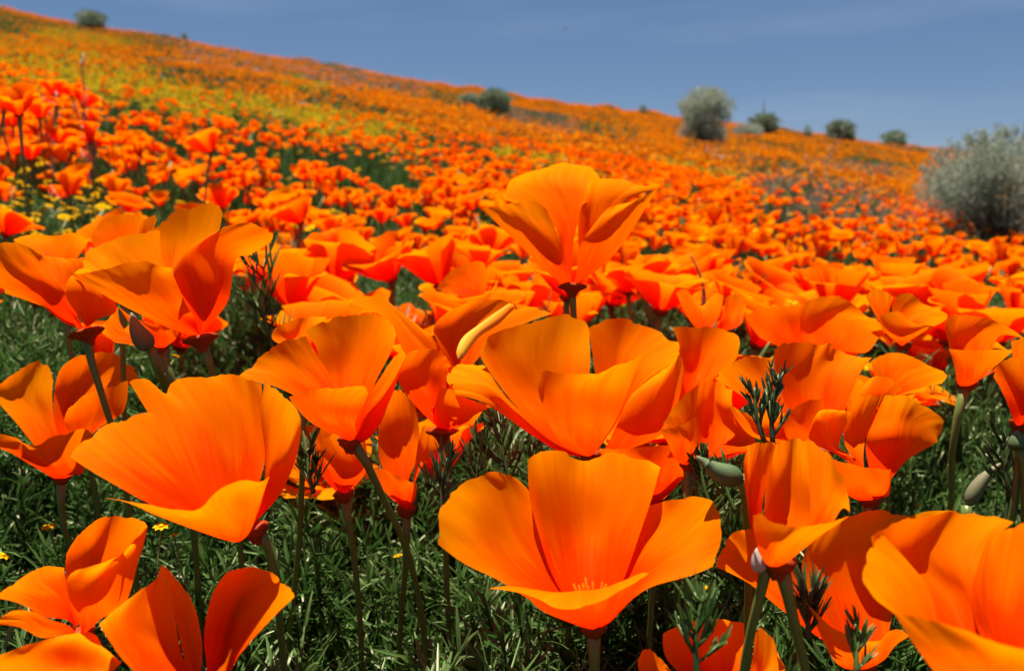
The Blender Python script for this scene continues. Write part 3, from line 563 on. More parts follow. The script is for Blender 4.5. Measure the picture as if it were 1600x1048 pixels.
def low_poppy(k, nu, nv, stem=True):
    r_ = random.Random(300 + k); op = r_.uniform(-.1, 0.6); ta, tz = r_.uniform(0, .55), r_.uniform(0, 6.28); op = -0.35 if k % 5 == 4 else op; mb = MB()
    for q in range(4):
        v, f, uv = auto_petal(q * math.pi / 2 + r_.uniform(-.2, .2), op + r_.uniform(-.15, .15), 0.030, r_.uniform(.85, 1.05), r_.uniform(-.2, 1.2), 2000 + k * 10 + q, nu, nv)
        mb.add(tilt(v, ta, tz), f, uv, 0)
    if stem: s = stem_local(0.20, 70 + k, 1, 4, 0.0014, 4); mb.add(s.v, s.f, s.uv, 1)
    return mb.mesh('poppy', [PETAL, STEM])
PETAL_, PETAL = PETAL, PETAL_MID
MID = [low_poppy(k, 8, 7) for k in range(8)]
PETAL = PETAL_UP
FAR = [low_poppy(20 + k, 4, 4) for k in range(5)]
FARTHEST = [low_poppy(40 + k, 3, 3, False) for k in range(4)]
PETAL = PETAL_

# placed blooms behind the nearest ones: (px, py, width px, tone label)
PLACED = [
 (538, 432, 120, 'dark orange poppy cup in the first row behind the round cupped poppy'),
 (612, 408, 130, 'bright folded poppy left of the tallest bloom, in soft focus'),
 (452, 452, 96, 'shaded poppy beside the green sprigs, left of middle in soft focus'),
 (418, 408, 104, 'dull orange poppy just right of the tall golden-orange one'),
 (712, 392, 84, 'red-orange poppy behind the small golden cup'),
 (528, 372, 76, 'small golden-rimmed poppy above the dark orange cup'),
 (915, 478, 110, 'red poppy directly behind the stem of the tallest bloom'),
 (800, 452, 100, 'orange poppy left of the stem of the tallest bloom'),
 (1010, 482, 70, 'round orange poppy right of the stem of the tallest bloom'),
 (1232, 462, 100, 'orange poppy above the fan-shaped wrinkled one'),
 (668, 462, 66, 'narrow orange poppy left of the small golden cup'),
 (470, 330, 84, 'open red-centred poppy in the middle distance on the left'),
 (345, 312, 70, 'golden-rimmed poppy above the tall golden-orange one'),
 (95, 296, 62, 'lone golden poppy over the dark green at far left'),
 (48, 236, 62, 'upright red-orange poppy at far left in front of the bank'),
 (8, 202, 44, 'pale orange poppy clipped by the left edge'),
 (1130, 440, 80, 'orange poppy above the single bright petal tip'),
 (1060, 420, 74, 'golden poppy in soft focus right of the tallest bloom'),
 (1400, 500, 84, 'orange poppy in the shade behind the pointed bright petal'),
 (1235, 358, 40, 'red-orange poppy standing alone beside the bare patch'),
 (1540, 500, 70, 'orange poppy behind the funnel at the right edge'),
 (330, 222, 72, 'wide red poppy dish on the slope, upper left'),
 (30, 160, 90, 'large red poppy high on the left bank'), (8, 150, 80, 'red poppy clipped by the left edge, high on the bank'),
 (62, 172, 60, 'red-orange poppy under the large red one on the bank'), (112, 140, 46, 'red-orange poppy beside the pale dry stalk'),
 
 (20, 185, 54, 'red-orange poppy low on the left bank behind the upright one'), (100, 195, 40, 'red-orange poppy behind the short pale stalk'), (85, 255, 26, 'tiny golden poppy right of the upright red-orange one'),
]
_q = random.Random(5)
for k in range(16):
    PLACED.append((_q.uniform(-5, 150), _q.uniform(135, 235), _q.uniform(46, 62), 'one of the red-orange poppies in the crowded clump high on the left bank'))
for k in range(44):
    px_ = _q.uniform(380, 1560); py_ = _q.uniform(385, 455) + 60 * (px_ - 600) / 1000
    if abs(px_ - 900) < 75 and py_ < 470: continue
    PLACED.append((px_, py_, 60 + 1.05 * (py_ - 390) * .55 + _q.uniform(0, 26), 'orange poppy in the crowded first row ' + ('left of the tallest bloom' if px_ < 840 else 'between the tallest bloom and the fan-shaped one' if px_ < 1180 else 'behind the fan-shaped wrinkled one' if px_ < 1420 else 'behind the funnel at the right edge')))
for (a_, b_, w_, l_) in [(1128, 600, 215, 'between the square-edged petal and the feathery sprig'), (1040, 640, 205, 'deep between the centre bloom and the light orange one'), (1262, 640, 200, 'low behind the dark feathery sprig'),
        (1345, 640, 190, 'low behind the crowded folded one'), (1180, 505, 150, 'right under the bright yellow-orange petal tip'), (1000, 560, 190, 'directly behind the back petals of the centre bloom'), (660, 600, 190, 'between the round cupped poppy and the shaded one'),
        (690, 700, 200, 'low beneath the shaded poppy, over the dark leaves'), (520, 730, 195, 'low to the right of the deep red-orange cup'), (1080, 700, 190, 'above the green pointed bud'), (1450, 560, 130, 'left under the funnel near the right edge'), (640, 505, 120, 'behind the folded petals beside the rolled one')]:
    PLACED.append((a_, b_, w_, 'half-hidden orange poppy ' + l_))
n_ind = 34
def place_near(x, y, z, s, az, k, label, group):
    root = empty('california_poppy', (x, y, z), label, 'poppy', group); root.rotation_euler = (0, 0, az); root.scale = (s, s, s)
    for nm, me in NEAR[k]: link(nm, me, root)
    return root
for i, (px, py, w, lab) in enumerate(PLACED):
    D = 0.058 / (w / FP); p = pt(px, py + w * 0.22, D); k = (i * 3) % 10
    place_near(p[0], p[1], p[2], 1.0, random.uniform(0, 6.28), k, lab, 'poppies crowded in the first rows behind'); n_ind += 1
placed_xy = [pt(a, b, 0.058 / (w / FP))[:2] for a, b, w, _ in PLACED]

# masks of bare / green / yellow / purple ground, in (column, log distance) about the camera foot point
def pxs(X, Y): return CX + FP * X / (np.maximum(Y, 0.3) * CP)
PATCH = []   # (px, y, half width px, half height px, kind)
for a in [(75,42,70,9,'grn'),(20,50,30,10,'grn'),(230,58,90,5,'grn'),(268,104,30,7,'grn'),(430,98,110,9,'pur'),(560,118,70,9,'pur'),
          (640,135,30,7,'grey'),(90,118,60,14,'yel'),(250,140,90,12,'yel'),(380,165,110,14,'yel'),(300,180,60,10,'yel'),(480,130,30,6,'yel'),(560,190,90,9,'yel'),(300,150,240,16,'yel'),(480,190,160,12,'yel'),(120,140,120,14,'yel'),(1330,320,90,20,'pnk'),(900,300,60,6,'yel'),(60,75,80,9,'yel'),(180,100,80,8,'yel'),(150,60,60,6,'yel'),(680,215,60,7,'grn'),(600,235,60,7,'yel'),(340,120,70,8,'grn'),(520,150,50,6,'grn'),(760,230,50,7,'grn'),(230,168,50,9,'grn'),(160,185,28,14,'grn'),
          (420,190,60,8,'grn'),(820,240,60,9,'yel'),(920,262,60,8,'yel'),(1100,262,60,10,'yel'),(1150,285,20,7,'yel'),(700,150,30,8,'grn'),(850,190,60,8,'pnk'),
          (1280,300,90,34,'pnk'),(1190,340,26,14,'bare'),(1240,335,40,10,'bare'),(1130,235,40,8,'grey'),(1340,262,60,10,'pnk'),(1400,232,70,6,'grey'),(950,200,40,6,'grn'),
          (660,310,16,14,'grn'),(430,240,26,16,'grn'),(95,320,140,48,'grn'),(250,290,90,24,'grn'),(480,250,22,14,'grn'),(610,295,16,12,'grn'),(1235,400,22,18,'grn'),(1440,440,30,10,'grn'),(330,268,40,12,'grn'),(390,370,26,24,'grn'),
          (160,250,30,34,'grn'),(840,405,30,12,'grn')]:
    X, Y = ground_at(a[0], a[1]); X1, Y1 = ground_at(a[0], a[1] - a[3]); X2, Y2 = ground_at(a[0], a[1] + a[3])
    PATCH.append((a[0], math.log(Y), a[2] * 1.25, (abs(math.log(Y1) - math.log(Y2)) / 2 + 0.02) * (1.6 if a[1] < 230 else 1.0), a[4]))
def noise2(x, y, seed, sc):
    r = np.random.default_rng(seed); o = 0
    for i in range(7):
        a = r.random() * 6.28; f = sc * (0.6 + 1.9 * r.random()); o = o + np.sin((x * np.cos(a) + y * np.sin(a)) * f + r.random() * 6.28 + 1.5 * np.sin((x * np.sin(a) - y * np.cos(a)) * f * 0.6))
    return o / 3.2
def kinds(X, Y):
    """0 poppy, 1 green, 2 yellow, 3 purple, 4 grey, 5 pink dry, 6 bare"""
    p = pxs(X, Y); l = np.log(np.maximum(Y, 0.3)); out = np.zeros(len(X), int)
    jx = noise2(X / np.maximum(Y, .3) * 10, l * 6, 4, 1.6) * 0.35
    code = {'grn': 1, 'yel': 2, 'pur': 3, 'grey': 4, 'pnk': 5, 'bare': 6}
    for (a, b, w, h, k) in PATCH:
        d = ((p - a) / w) ** 2 + ((l - b) / h) ** 2 + jx
        pr = np.clip(1.5 - d, 0, {'yel': 0.66, 'grn': 0.85, 'pur': .45, 'grey': .4}.get(k, .95)); out = np.where(RNG.random(len(X)) < pr, code[k], out)
    return out

# near individuals
def near_label(x, y):
    px = float(pxs(x, y)); 
    a = 'at the far left, behind the tall golden-orange one' if px < 330 else 'just right of the tall golden-orange one' if px < 560 else 'behind the round cupped poppy' if px < 720 else \
        'around the foot of the tallest bloom' if px < 980 else 'right of the tallest bloom' if px < 1180 else 'above the fan-shaped wrinkled one' if px < 1400 else 'near the right edge above the funnel-shaped one'
    return ('larger soft-focus orange poppy ' if y < .65 else 'smaller soft-focus orange poppy ') + a
def mid_label(x, y):
    px = float(pxs(x, y))
    a = 'by the dark green patch at far left' if px < 260 else 'on the slope between far left and the tallest bloom' if px < 560 else 'left of the tip of the tallest bloom' if px < 790 else \
        'right behind the tallest bloom' if px < 1040 else 'below the rounded grey bush' if px < 1200 else 'around the bare patch with dry weeds' if px < 1380 else 'in front of the large pale bush'
    return ('small blurred poppy ' if y < 1.25 else 'tiny blurred poppy ') + a
cand = []
def scatter(d0, d1, dens, spread=0.72, extra=0.25):
    A = (d1 * d1 - d0 * d0) * spread + extra * (d1 - d0) * 2
    n = int(A * dens); Y = np.sqrt(RNG.random(n) * (d1 * d1 - d0 * d0) + d0 * d0); X = (RNG.random(n) * 2 - 1) * (spread * Y + extra)
    return X, Y
X, Y = scatter(0.43, 1.75, 420, 0.95, 0.12); K = kinds(X, Y); order = np.argsort(Y)
pts_used = [tuple(q) for q in placed_xy]; indiv = []
rest_near = []
for i in order:
    x, y = X[i], Y[i]
    if K[i] != 0 and random.random() < 0.85: continue
    if any((x - a) ** 2 + (y - b) ** 2 < (0.031 if y < .8 else 0.029) ** 2 for a, b in pts_used): continue
    if noise2(np.array([x]), np.array([y]), 9, 5.0)[0] < -0.55: continue
    pts_used.append((x, y)); inframe = abs(x) < 0.64 * y
    if inframe and n_ind < 300:
        z = float(T(x, y)) + random.uniform(-.035, .02) - 0.015; s = random.uniform(.85, 1.2) * (1.0 if y < .8 else .85)
        if y < 0.95:
            place_near(x, y, z, s, random.uniform(0, 6.28), random.randrange(10), near_label(x, y), 'soft-focus poppies right behind the nearest blooms')
        else:
            o = link('california_poppy', MID[random.randrange(8)], None, (x, y, z)); o.rotation_euler = (0, 0, random.uniform(0, 6.28)); o.scale = (s, s, s)
            tag(o, mid_label(x, y), 'poppy', 'small blurred poppies of the middle distance')
        n_ind += 1
    else: rest_near.append((x, y))
print('individual poppies', n_ind, 'rest', len(rest_near))

# ------------------------------------------------------------------ scatter by geometry nodes
def gn_scatter(name, P, rot, sc, idx, meshes, label, cat):
    """one stuff object: instances of the meshes on points"""
    me = bpy.data.meshes.new(name); n = len(P); me.vertices.add(n); me.vertices.foreach_set('co', np.asarray(P, np.float32).ravel())
    for nm, ty, dat in (('rot', 'FLOAT_VECTOR', rot), ('sc', 'FLOAT', sc), ('idx', 'INT', idx)):
        a = me.attributes.new(nm, ty, 'POINT')
        a.data.foreach_set('vector' if ty == 'FLOAT_VECTOR' else 'value', np.asarray(dat, np.int32 if ty == 'INT' else np.float32).ravel())
    o = link(name, me)
    c = bpy.data.collections.new(name + '_sources')
    for i, m in enumerate(meshes):
        c.objects.link(bpy.data.objects.new('%s_source_%02d' % (name, i), m))
    ng = bpy.data.node_groups.new(name, 'GeometryNodeTree')
    ng.interface.new_socket('Geometry', in_out='INPUT', socket_type='NodeSocketGeometry'); ng.interface.new_socket('Geometry', in_out='OUTPUT', socket_type='NodeSocketGeometry')
    N = ng.nodes; L = ng.links; gi = N.new('NodeGroupInput'); go = N.new('NodeGroupOutput')
    ci = N.new('GeometryNodeCollectionInfo'); ci.inputs['Collection'].default_value = c; ci.inputs['Separate Children'].default_value = True; ci.inputs['Reset Children'].default_value = True
    ip = N.new('GeometryNodeInstanceOnPoints'); ip.inputs['Pick Instance'].default_value = True
    def attr(nm, ty):
        q = N.new('GeometryNodeInputNamedAttribute'); q.data_type = ty; q.inputs['Name'].default_value = nm; return q.outputs['Attribute']
    L.new(gi.outputs[0], ip.inputs['Points']); L.new(ci.outputs[0], ip.inputs['Instance'])
    L.new(attr('idx', 'INT'), ip.inputs['Instance Index'])
    er = N.new('FunctionNodeEulerToRotation'); L.new(attr('rot', 'FLOAT_VECTOR'), er.inputs[0]); L.new(er.outputs[0], ip.inputs['Rotation'])
    L.new(attr('sc', 'FLOAT'), ip.inputs['Scale']); L.new(ip.outputs[0], go.inputs[0])
    md = o.modifiers.new('scatter', 'NODES'); md.node_group = ng
    return tag(o, label, cat, kind='stuff')
def rots(n, lean=0.25):
    return np.stack([RNG.normal(0, lean, n), RNG.normal(0, lean, n), RNG.random(n) * 6.28], -1)

def clump_keep(X, Y, sc, thr, seed):
    return noise2(X, Y, seed, sc) > thr
# poppies
XA, YA = scatter(1.45, 6.5, 330, .95); KA = kinds(XA, YA); k = ((KA == 0) | (RNG.random(len(XA)) < 0.10)) & clump_keep(XA, YA, 3.0, -0.42, 21)
XA, YA = XA[k], YA[k]
XA = np.concatenate([XA, [q[0] for q in rest_near]]); YA = np.concatenate([YA, [q[1] for q in rest_near]])
ZA = T(XA, YA) + RNG.uniform(-.05, .02, len(XA))
gn_scatter('poppy_carpet', np.stack([XA, YA, ZA], -1), rots(len(XA), .2), RNG.uniform(.5, 1.02, len(XA)), RNG.integers(0, 8, len(XA)), MID, 'carpet of countless orange poppies over the lower slope', 'poppies')
XB, YB = scatter(6.5, 15, 240, .7, 1); KB = kinds(XB, YB); k = ((KB == 0) | (RNG.random(len(XB)) < 0.12)) & clump_keep(XB, YB, 1.6, -0.6, 22)
XB, YB = XB[k], YB[k]; ZB = T(XB, YB) + RNG.uniform(-.07, .03, len(XB))
gn_scatter('poppy_carpet', np.stack([XB, YB, ZB], -1), rots(len(XB), .25), RNG.uniform(.65, 1.05, len(XB)), RNG.integers(0, 5, len(XB)), FAR, 'carpet of tiny orange poppies halfway up the hillside', 'poppies')
XC, YC = scatter(15, 44, 85, .7, 2); KC = kinds(XC, YC); k = ((KC == 0) | (RNG.random(len(XC)) < 0.16)) & clump_keep(XC, YC, .8, -0.6, 23)
XC, YC = XC[k], YC[k]; ZC = T(XC, YC) + RNG.uniform(-.08, .04, len(XC))
gn_scatter('poppy_carpet', np.stack([XC, YC, ZC], -1), rots(len(XC), .3), RNG.uniform(.8, 1.35, len(XC)), RNG.integers(0, 4, len(XC)), FARTHEST, 'carpet of orange poppies up to the hill crest', 'poppies')
print('carpet', len(XA), len(XB), len(XC))

# ------------------------------------------------------------------ foliage
def blade(mb, p, d, L, w, up, droop=0.2, seg=3, m=0):
    """narrow leaf lobe folded along its middle"""
    d = d / np.linalg.norm(d); s = np.cross(d, up); s /= np.linalg.norm(s) + 1e-9; nrm = np.cross(s, d)
    vs = []; uv = []
    for i in range(seg + 1):
        t = i / seg; c = p + d * L * t - np.array([0, 0, 1.0]) * droop * L * t * t; ww = w * (0.55 + 0.9 * t - 1.25 * t * t) 
        vs += [c - s * ww + nrm * ww * .35, c, c + s * ww + nrm * ww * .35]; uv += [(0, 0.4 + .5 * t), (.5, .2 + .5 * t), (1, .4 + .5 * t)]
    f = []
    for i in range(seg): a = i * 3; f += [(a, a + 1, a + 4, a + 3), (a + 1, a + 2, a + 5, a + 4)]
    mb.add(vs, f, uv, m)
def feathery_leaf(seed, L=0.05, m=0):
    """twice-divided leaf on a stalk, pointing up +z"""
    r_ = random.Random(seed); mb = MB(); up = np.array([0, 0, 1.0]); bend = np.array([r_.uniform(-.5, .5), r_.uniform(-.5, .5), 0])
    def pos(t): return np.array([0, 0, L * t]) + bend * L * t * t * 0.8
    mb.tube([pos(t) for t in (0, .25, .5, .75, 1)], [.0007, .0006, .0005, .0004, .0003], 4, m)
    for i in range(6):
        t = 0.35 + 0.65 * i / 5; p = pos(t); a0 = r_.uniform(0, 6.28)
        for sgn in (0, math.pi):
            a = a0 * 0.3 + sgn + r_.uniform(-.3, .3); side = np.array([math.cos(a), math.sin(a), 0]); d = side * 0.75 + up * (0.6 + .4 * t) + bend * .5; d /= np.linalg.norm(d)
            l2 = L * (0.34 - 0.16 * t) * r_.uniform(.8, 1.2); q = p + d * l2
            mb.tube([p, q], [.0004, .0003], 3, m, False)
            for j in range(4):
                b = p + d * l2 * (0.4 + 0.2 * j); e = d + np.array([r_.uniform(-.8, .8), r_.uniform(-.8, .8), r_.uniform(-.3, .7)])
                blade(mb, b, e, r_.uniform(.006, .011), r_.uniform(.00045, .0008), np.array([r_.uniform(-1, 1), r_.uniform(-1, 1), 1]), r_.uniform(-.3, .6), 4, m)
    for j in range(3):
        blade(mb, pos(1), up + np.array([r_.uniform(-.6, .6), r_.uniform(-.6, .6), 0]), .009, .0009, np.array([1, .3, .1]), .1, 3, m)
    return mb
LEAVES = [feathery_leaf(k, 0.045 + 0.006 * (k % 3)).mesh('leaf', LEAF) for k in range(7)]
# broad strap leaf rosette (the blue-green leaf tips seen low in the middle)
def strap(seed):
    r_ = random.Random(seed); mb = MB()
    for i in range(9):
        a = r_.uniform(0, 6.28); d = np.array([math.cos(a) * .6, math.sin(a) * .6, 1.0]); blade(mb, np.zeros(3), d, r_.uniform(.022, .04), r_.uniform(.0012, .0022), np.array([-math.sin(a), math.cos(a), .2]), r_.uniform(0, .5), 6)
    return mb
STRAPS = [strap(k).mesh('leaf', LEAF) for k in range(3)]
def ftop(X, Y):
    return T(X, Y) - 0.058 - 0.034 * np.clip((0.5 - Y) / 0.25, 0, 1)
n = 42000
Yf = 0.12 + (RNG.random(n) ** 1.25) * 1.25; Xf = (RNG.random(n) * 2 - 1) * (0.85 * Yf + 0.12)
lay = RNG.random(n) ** 1.3; Zf = ftop(Xf, Yf) - 0.036 - 0.08 * lay + 0.02 * noise2(Xf, Yf, 31, 22.0)
idx = np.where(RNG.random(n) < 0.14, RNG.integers(7, 10, n), RNG.integers(0, 7, n))
gn_scatter('poppy_foliage', np.stack([Xf, Yf, Zf], -1), rots(n, .55), RNG.uniform(.7, 1.25, n) * (1 + .08 * np.clip((.5 - Yf) / .2, 0, 1)), idx, LEAVES + STRAPS, 'dense feathery blue-green leaves filling the gaps under the nearest poppies', 'foliage')
# tufts for further off
def tuft(seed, mat, nb=26, h=0.16, w=0.0035, spread=.5):
    r_ = random.Random(seed); mb = MB()
    for i in range(nb):
        a = r_.uniform(0, 6.28); rr = r_.uniform(0, .05); z0 = r_.uniform(0, h * .6); p = np.array([math.cos(a) * rr, math.sin(a) * rr, z0])
        d = np.array([math.cos(a) * spread * r_.random(), math.sin(a) * spread * r_.random(), 1]); blade(mb, p, d, r_.uniform(.3, .5) * h, w * r_.uniform(.7, 1.3), np.array([r_.uniform(-1, 1), r_.uniform(-1, 1), .3]), .2, 2)
    return mb.mesh('tuft', mat)
TUFTS = [tuft(k, LEAF, 30, .16, .003) for k in range(4)]
Xg, Yg = scatter(1.2, 8, 240, .7, .2); Zg = G(Xg, Yg) + RNG.uniform(0, .05, len(Xg))
gn_scatter('green_ground_cover', np.stack([Xg, Yg, Zg], -1), rots(len(Xg), .15), RNG.uniform(.8, 1.25, len(Xg)), RNG.integers(0, 4, len(Xg)), TUFTS, 'green leafy undergrowth between the poppies on the lower slope', 'undergrowth')
BIGT = [tuft(10 + k, LEAF, 22, .17, .006, 1.0) for k in range(4)]
Xh, Yh = scatter(8, 42, 34, .7, 2); Zh = G(Xh, Yh) + RNG.uniform(0, .04, len(Xh))
gn_scatter('green_ground_cover', np.stack([Xh, Yh, Zh], -1), rots(len(Xh), .2), RNG.uniform(1., 1.6, len(Xh)), RNG.integers(0, 4, len(Xh)), BIGT, 'low green undergrowth showing between poppies up the hillside', 'undergrowth')

# yellow goldfields, purple and pink patches
def daisy(seed, mat, r=0.007, stem=True, n=8):
    r_ = random.Random(seed); mb = MB()
    for i in range(n):
        a = 6.283 * i / n; c, s = math.cos(a), math.sin(a); w = r * .36
        q = [(c * r * .2, s * r * .2, .0004), (c * r * .6 - s * w, s * r * .6 + c * w, .001), (c * r, s * r, .0), (c * r * .6 + s * w, s * r * .6 - c * w, .001)]
        mb.add(q, [(0, 3, 2, 1)], [(.5, .2), (0, .6), (.5, 1), (1, .6)], 0)
    mb.tube([(0, 0, -.001), (0, 0, .0012), (0, 0, .002)], [r * .35, r * .33, r * .15], 6, 0)
    if stem: s_ = stem_local(.16, seed, 1, 3, .0006, 4); mb.add(s_.v, s_.f, s_.uv, 1)
    return mb.mesh('goldfield', [mat, STEM])
GOLD = [daisy(k, YELLOW, .0065 + .001 * k) for k in range(3)]
GOLDFAR = [daisy(k + 5, OLIVEY, .022, False, 5) for k in range(2)]
PURF = [daisy(k + 9, PURPLE, .03, False, 5) for k in range(2)]
cnt = 0
def goldfield(x, y, z, lab):
    o = link('goldfield_flower', GOLD[random.randrange(3)], None, (x, y, z)); o.rotation_euler = (random.uniform(-.5, .5), random.uniform(-.5, .5), random.uniform(0, 6)); s = random.uniform(.8, 1.3) * (.32 if y < .44 else .7); o.scale = (s, s, s)
    tag(o, lab, 'wildflower', 'small yellow goldfields')
for (a, b, w, h, num, lab) in [(70, 320, 130, 50, 110, 'tiny yellow flower in the dark green patch at far left'), (1000, 440, 60, 25, 14, 'tiny yellow flower among poppies right of the tallest bloom'),
                               (1500, 640, 70, 40, 20, 'tiny yellow flower over the green patch near the right edge'), (500, 360, 90, 20, 16, 'tiny yellow flower between soft-focus poppies left of centre')]:
    for i in range(num):
        px = a + random.uniform(-w, w); py = b + random.uniform(-h, h)
        X0, Y0 = ground_at(px, py - 14); Y0 = max(Y0, .45); z = float(T(X0, Y0)) + random.uniform(-.03, .015); goldfield(X0, Y0, z, lab)
for (px, py, D, lab) in [(75, 823, .27, 'small yellow flower on the dark leaves at left, left of the tall rounded petal'), (252, 822, .26, 'small yellow flower just under the dark poppy cup'), (272, 836, .262, 'small yellow flower under the dark poppy cup, right one of the pair'),
                     (622, 868, .3, 'tiny yellow flower beside the leaning stem'), (1100, 920, .3, 'tiny yellow flower right under the widest poppy'), (4, 868, .27, 'tiny yellow flower clipped by the left edge'), (275, 556, .4, 'tiny yellow flower under the tall golden-orange poppy')]:
    p = pt(px, py, D); goldfield(p[0], p[1], p[2], lab)
XY, YY = scatter(0.8, 8, 150, .7, .2); KY = kinds(XY, YY); k = (KY == 2) | (RNG.random(len(XY)) < .12); XY, YY = XY[k], YY[k]
gn_scatter('goldfield_carpet', np.stack([XY, YY, T(XY, YY) - RNG.uniform(0, .05, len(XY))], -1), rots(len(XY), .3), RNG.uniform(.9, 1.6, len(XY)), RNG.integers(0, 3, len(XY)), GOLD, 'scattered yellow goldfields among the poppies on the lower slope', 'wildflowers')
XY, YY = scatter(4, 43, 420, .7, 2); KY = kinds(XY, YY); k = (KY == 2) | (RNG.random(len(XY)) < .015); XY, YY = XY[k], YY[k]
gn_scatter('goldfield_carpet', np.stack([XY, YY, T(XY, YY) - RNG.uniform(0, .05, len(XY))], -1), rots(len(XY), .3), RNG.uniform(.6, 1.3, len(XY)), RNG.integers(0, 2, len(XY)), GOLDFAR, 'drifts of yellow wildflowers across the hillside', 'wildflowers')
XY, YY = scatter(8, 43, 160, .7, 2); KY = kinds(XY, YY); k = (KY == 3) | (KY == 4) & (RNG.random(len(XY)) < .4) | (RNG.random(len(XY)) < .01); XY, YY = XY[k], YY[k]
gn_scatter('purple_wildflowers', np.stack([XY, YY, T(XY, YY) - RNG.uniform(.02, .1, len(XY))], -1), rots(len(XY), .3), RNG.uniform(.6, 1.3, len(XY)), RNG.integers(0, 2, len(XY)), PURF, 'grey-purple haze of small wildflowers near the crest', 'wildflowers')
PINKT = [tuft(30 + k, PINKDRY, 24, .26, .0022, .9) for k in range(3)]
XY, YY = scatter(2.5, 43, 150, .7, 2); KY = kinds(XY, YY); k = (KY == 5) & (RNG.random(len(XY)) < .8) | (KY == 4) & (RNG.random(len(XY)) < .25) | (RNG.random(len(XY)) < .004)  | (KY == 6) & (RNG.random(len(XY)) < .6); XY, YY = XY[k], YY[k]
gn_scatter('dry_weeds', np.stack([XY, YY, G(XY, YY)], -1), rots(len(XY), .2), RNG.uniform(.7, 1.2, len(XY)), RNG.integers(0, 3, len(XY)), PINKT, 'pinkish dry weeds between the poppies at right', 'weeds')

# ------------------------------------------------------------------ bushes
def bush(px, ytop, ybase, wpx, D, mat, label, seed, nleaf=5000, ls=0.012, name='sagebrush'):
    rr = random.Random(seed); r = np.random.default_rng(seed)
    W_ = wpx / FP * D; p = ray(px, ybase); s = D / p[1]; x, y = p[0] * s, D
    g = float(G(x, y)); top = float((ray(px, ytop) * s)[2]); H = top - g
    root = empty(name, (x, y, g), label, 'bush', 'grey-green bushes on the hillside')
    lobes = []
    for i in range(22):
        a = i * 2.4 + rr.uniform(-.4, .4); h = rr.uniform(-.35, 1.0); q = math.sqrt(max(0, 1 - h * h * .9)) * rr.uniform(.6, 1.0)
        lobes.append((math.cos(a) * q * W_ * .38, math.sin(a) * q * W_ * .38, H * (.44 + .38 * h), W_ * rr.uniform(.11, .2), H * rr.uniform(.12, .22)))
    lobes.append((0, 0, H * .5, W_ * .3, H * .35))
    n = nleaf; li = r.integers(0, len(lobes), n); L = np.array(lobes)[li]
    d = r.normal(size=(n, 3)); d /= np.linalg.norm(d, axis=1, keepdims=True); rad = r.random(n) ** .4 * (1 + .12 * r.random(n))
    c = np.stack([L[:, 0] + d[:, 0] * L[:, 3] * rad, L[:, 1] + d[:, 1] * L[:, 3] * rad, L[:, 2] + d[:, 2] * L[:, 4] * rad * 1.1], -1)
    a = r.normal(size=(n, 3)); a[:, 2] = np.abs(a[:, 2]) + .6; a /= np.linalg.norm(a, axis=1, keepdims=True); b = np.cross(a, r.normal(size=(n, 3))); b /= np.linalg.norm(b, axis=1, keepdims=True)
    # upright wisps that break the outline
    m = n // 7; wi = r.integers(0, 260, m); wa = r.random(260) * 6.28; wq = np.sqrt(r.random(260)) * .44; wt = r.random(m)
    wx = np.cos(wa) * wq * W_; wy = np.sin(wa) * wq * W_; wz = H * (.35 + .62 * np.sqrt(1 - (wq / .46) ** 2 * .8)); wl_ = H * r.uniform(.02, .09, 260)
    c[:m] = np.stack([wx[wi] * (1 + .12 * wt), wy[wi] * (1 + .12 * wt), wz[wi] + wl_[wi] * (wt * 1.5 - .6)], -1) + r.normal(0, .004 * W_, (m, 3))
    s_ = ls * r.uniform(.6, 1.5, n)[:, None]
    V = np.stack([c, c + a * s_ * .5 + b * s_ * .22, c + a * s_, c + a * s_ * .5 - b * s_ * .22], 1).reshape(-1, 3)
    F = np.arange(n * 4).reshape(n, 4); uv = np.tile([(.5, .1), (0, .5), (.5, 1), (1, .5)], (n, 1))
    f = link('foliage', mesh('foliage', V, F, mat, uv, smooth=False), root)
    mb = MB()
    for (lx, ly, lz, lw, lh) in lobes:
        for q in range(4):
            e = np.array([lx + rr.uniform(-.7, .7) * lw, ly + rr.uniform(-.7, .7) * lw, lz + rr.uniform(0, .9) * lh]); mb.tube([np.array([rr.uniform(-.05, .05) * W_, 0, -.02]), e * np.array([.4, .4, .5]), e], [.012 * W_, .008 * W_, .003 * W_], 4)
    link('branch', mb.mesh('branch', TWIG), root)
    return root
bush(1568, 204, 385, 275, 4.0, SAGE, 'large pale grey-green bush at the right edge', 1, 60000, .012)
bush(1100, 140, 226, 96, 15.0, SAGE, 'rounded grey bush against the sky, right of centre', 2, 14000, .035)
bush(1168, 196, 212, 50, 22.0, SAGE, 'thin low grey bush right of the rounded grey one', 12, 1800, .06)
bush(1192, 180, 212, 54, 28.0, SAGE_DK, 'dark green bush on the crest with a bare stalk above it', 3, 2500, .08)
bush(1312, 190, 222, 52, 33.0, SAGE_DK, 'twiggy dark green bush on the crest behind the dry weeds', 4, 2600, .09)
bush(1397, 206, 226, 42, 36.0, SAGE_DK, 'small domed dark green bush, rightmost on the crest', 5, 2200, .09)
bush(772, 143, 182, 58, 15.0, SAGE_DK, 'dark green bush left of centre below the skyline', 6, 4500, .05)
bush(733, 148, 170, 34, 18.0, SAGE_DK, 'small dark bush just left of the dark green one below the skyline', 7, 1800, .055)
bush(143, 19, 32, 50, 37.0, SAGE_DK, 'bush on the skyline at far left', 8, 2400, .09)
bush(289, 52, 60, 9, 38.0, SAGE_DK, 'tiny dark shrub on the left skyline', 9, 300, .06)
bush(1262, 198, 212, 16, 34.0, SAGE_DK, 'tiny dark shrub between two crest bushes', 10, 500, .06)
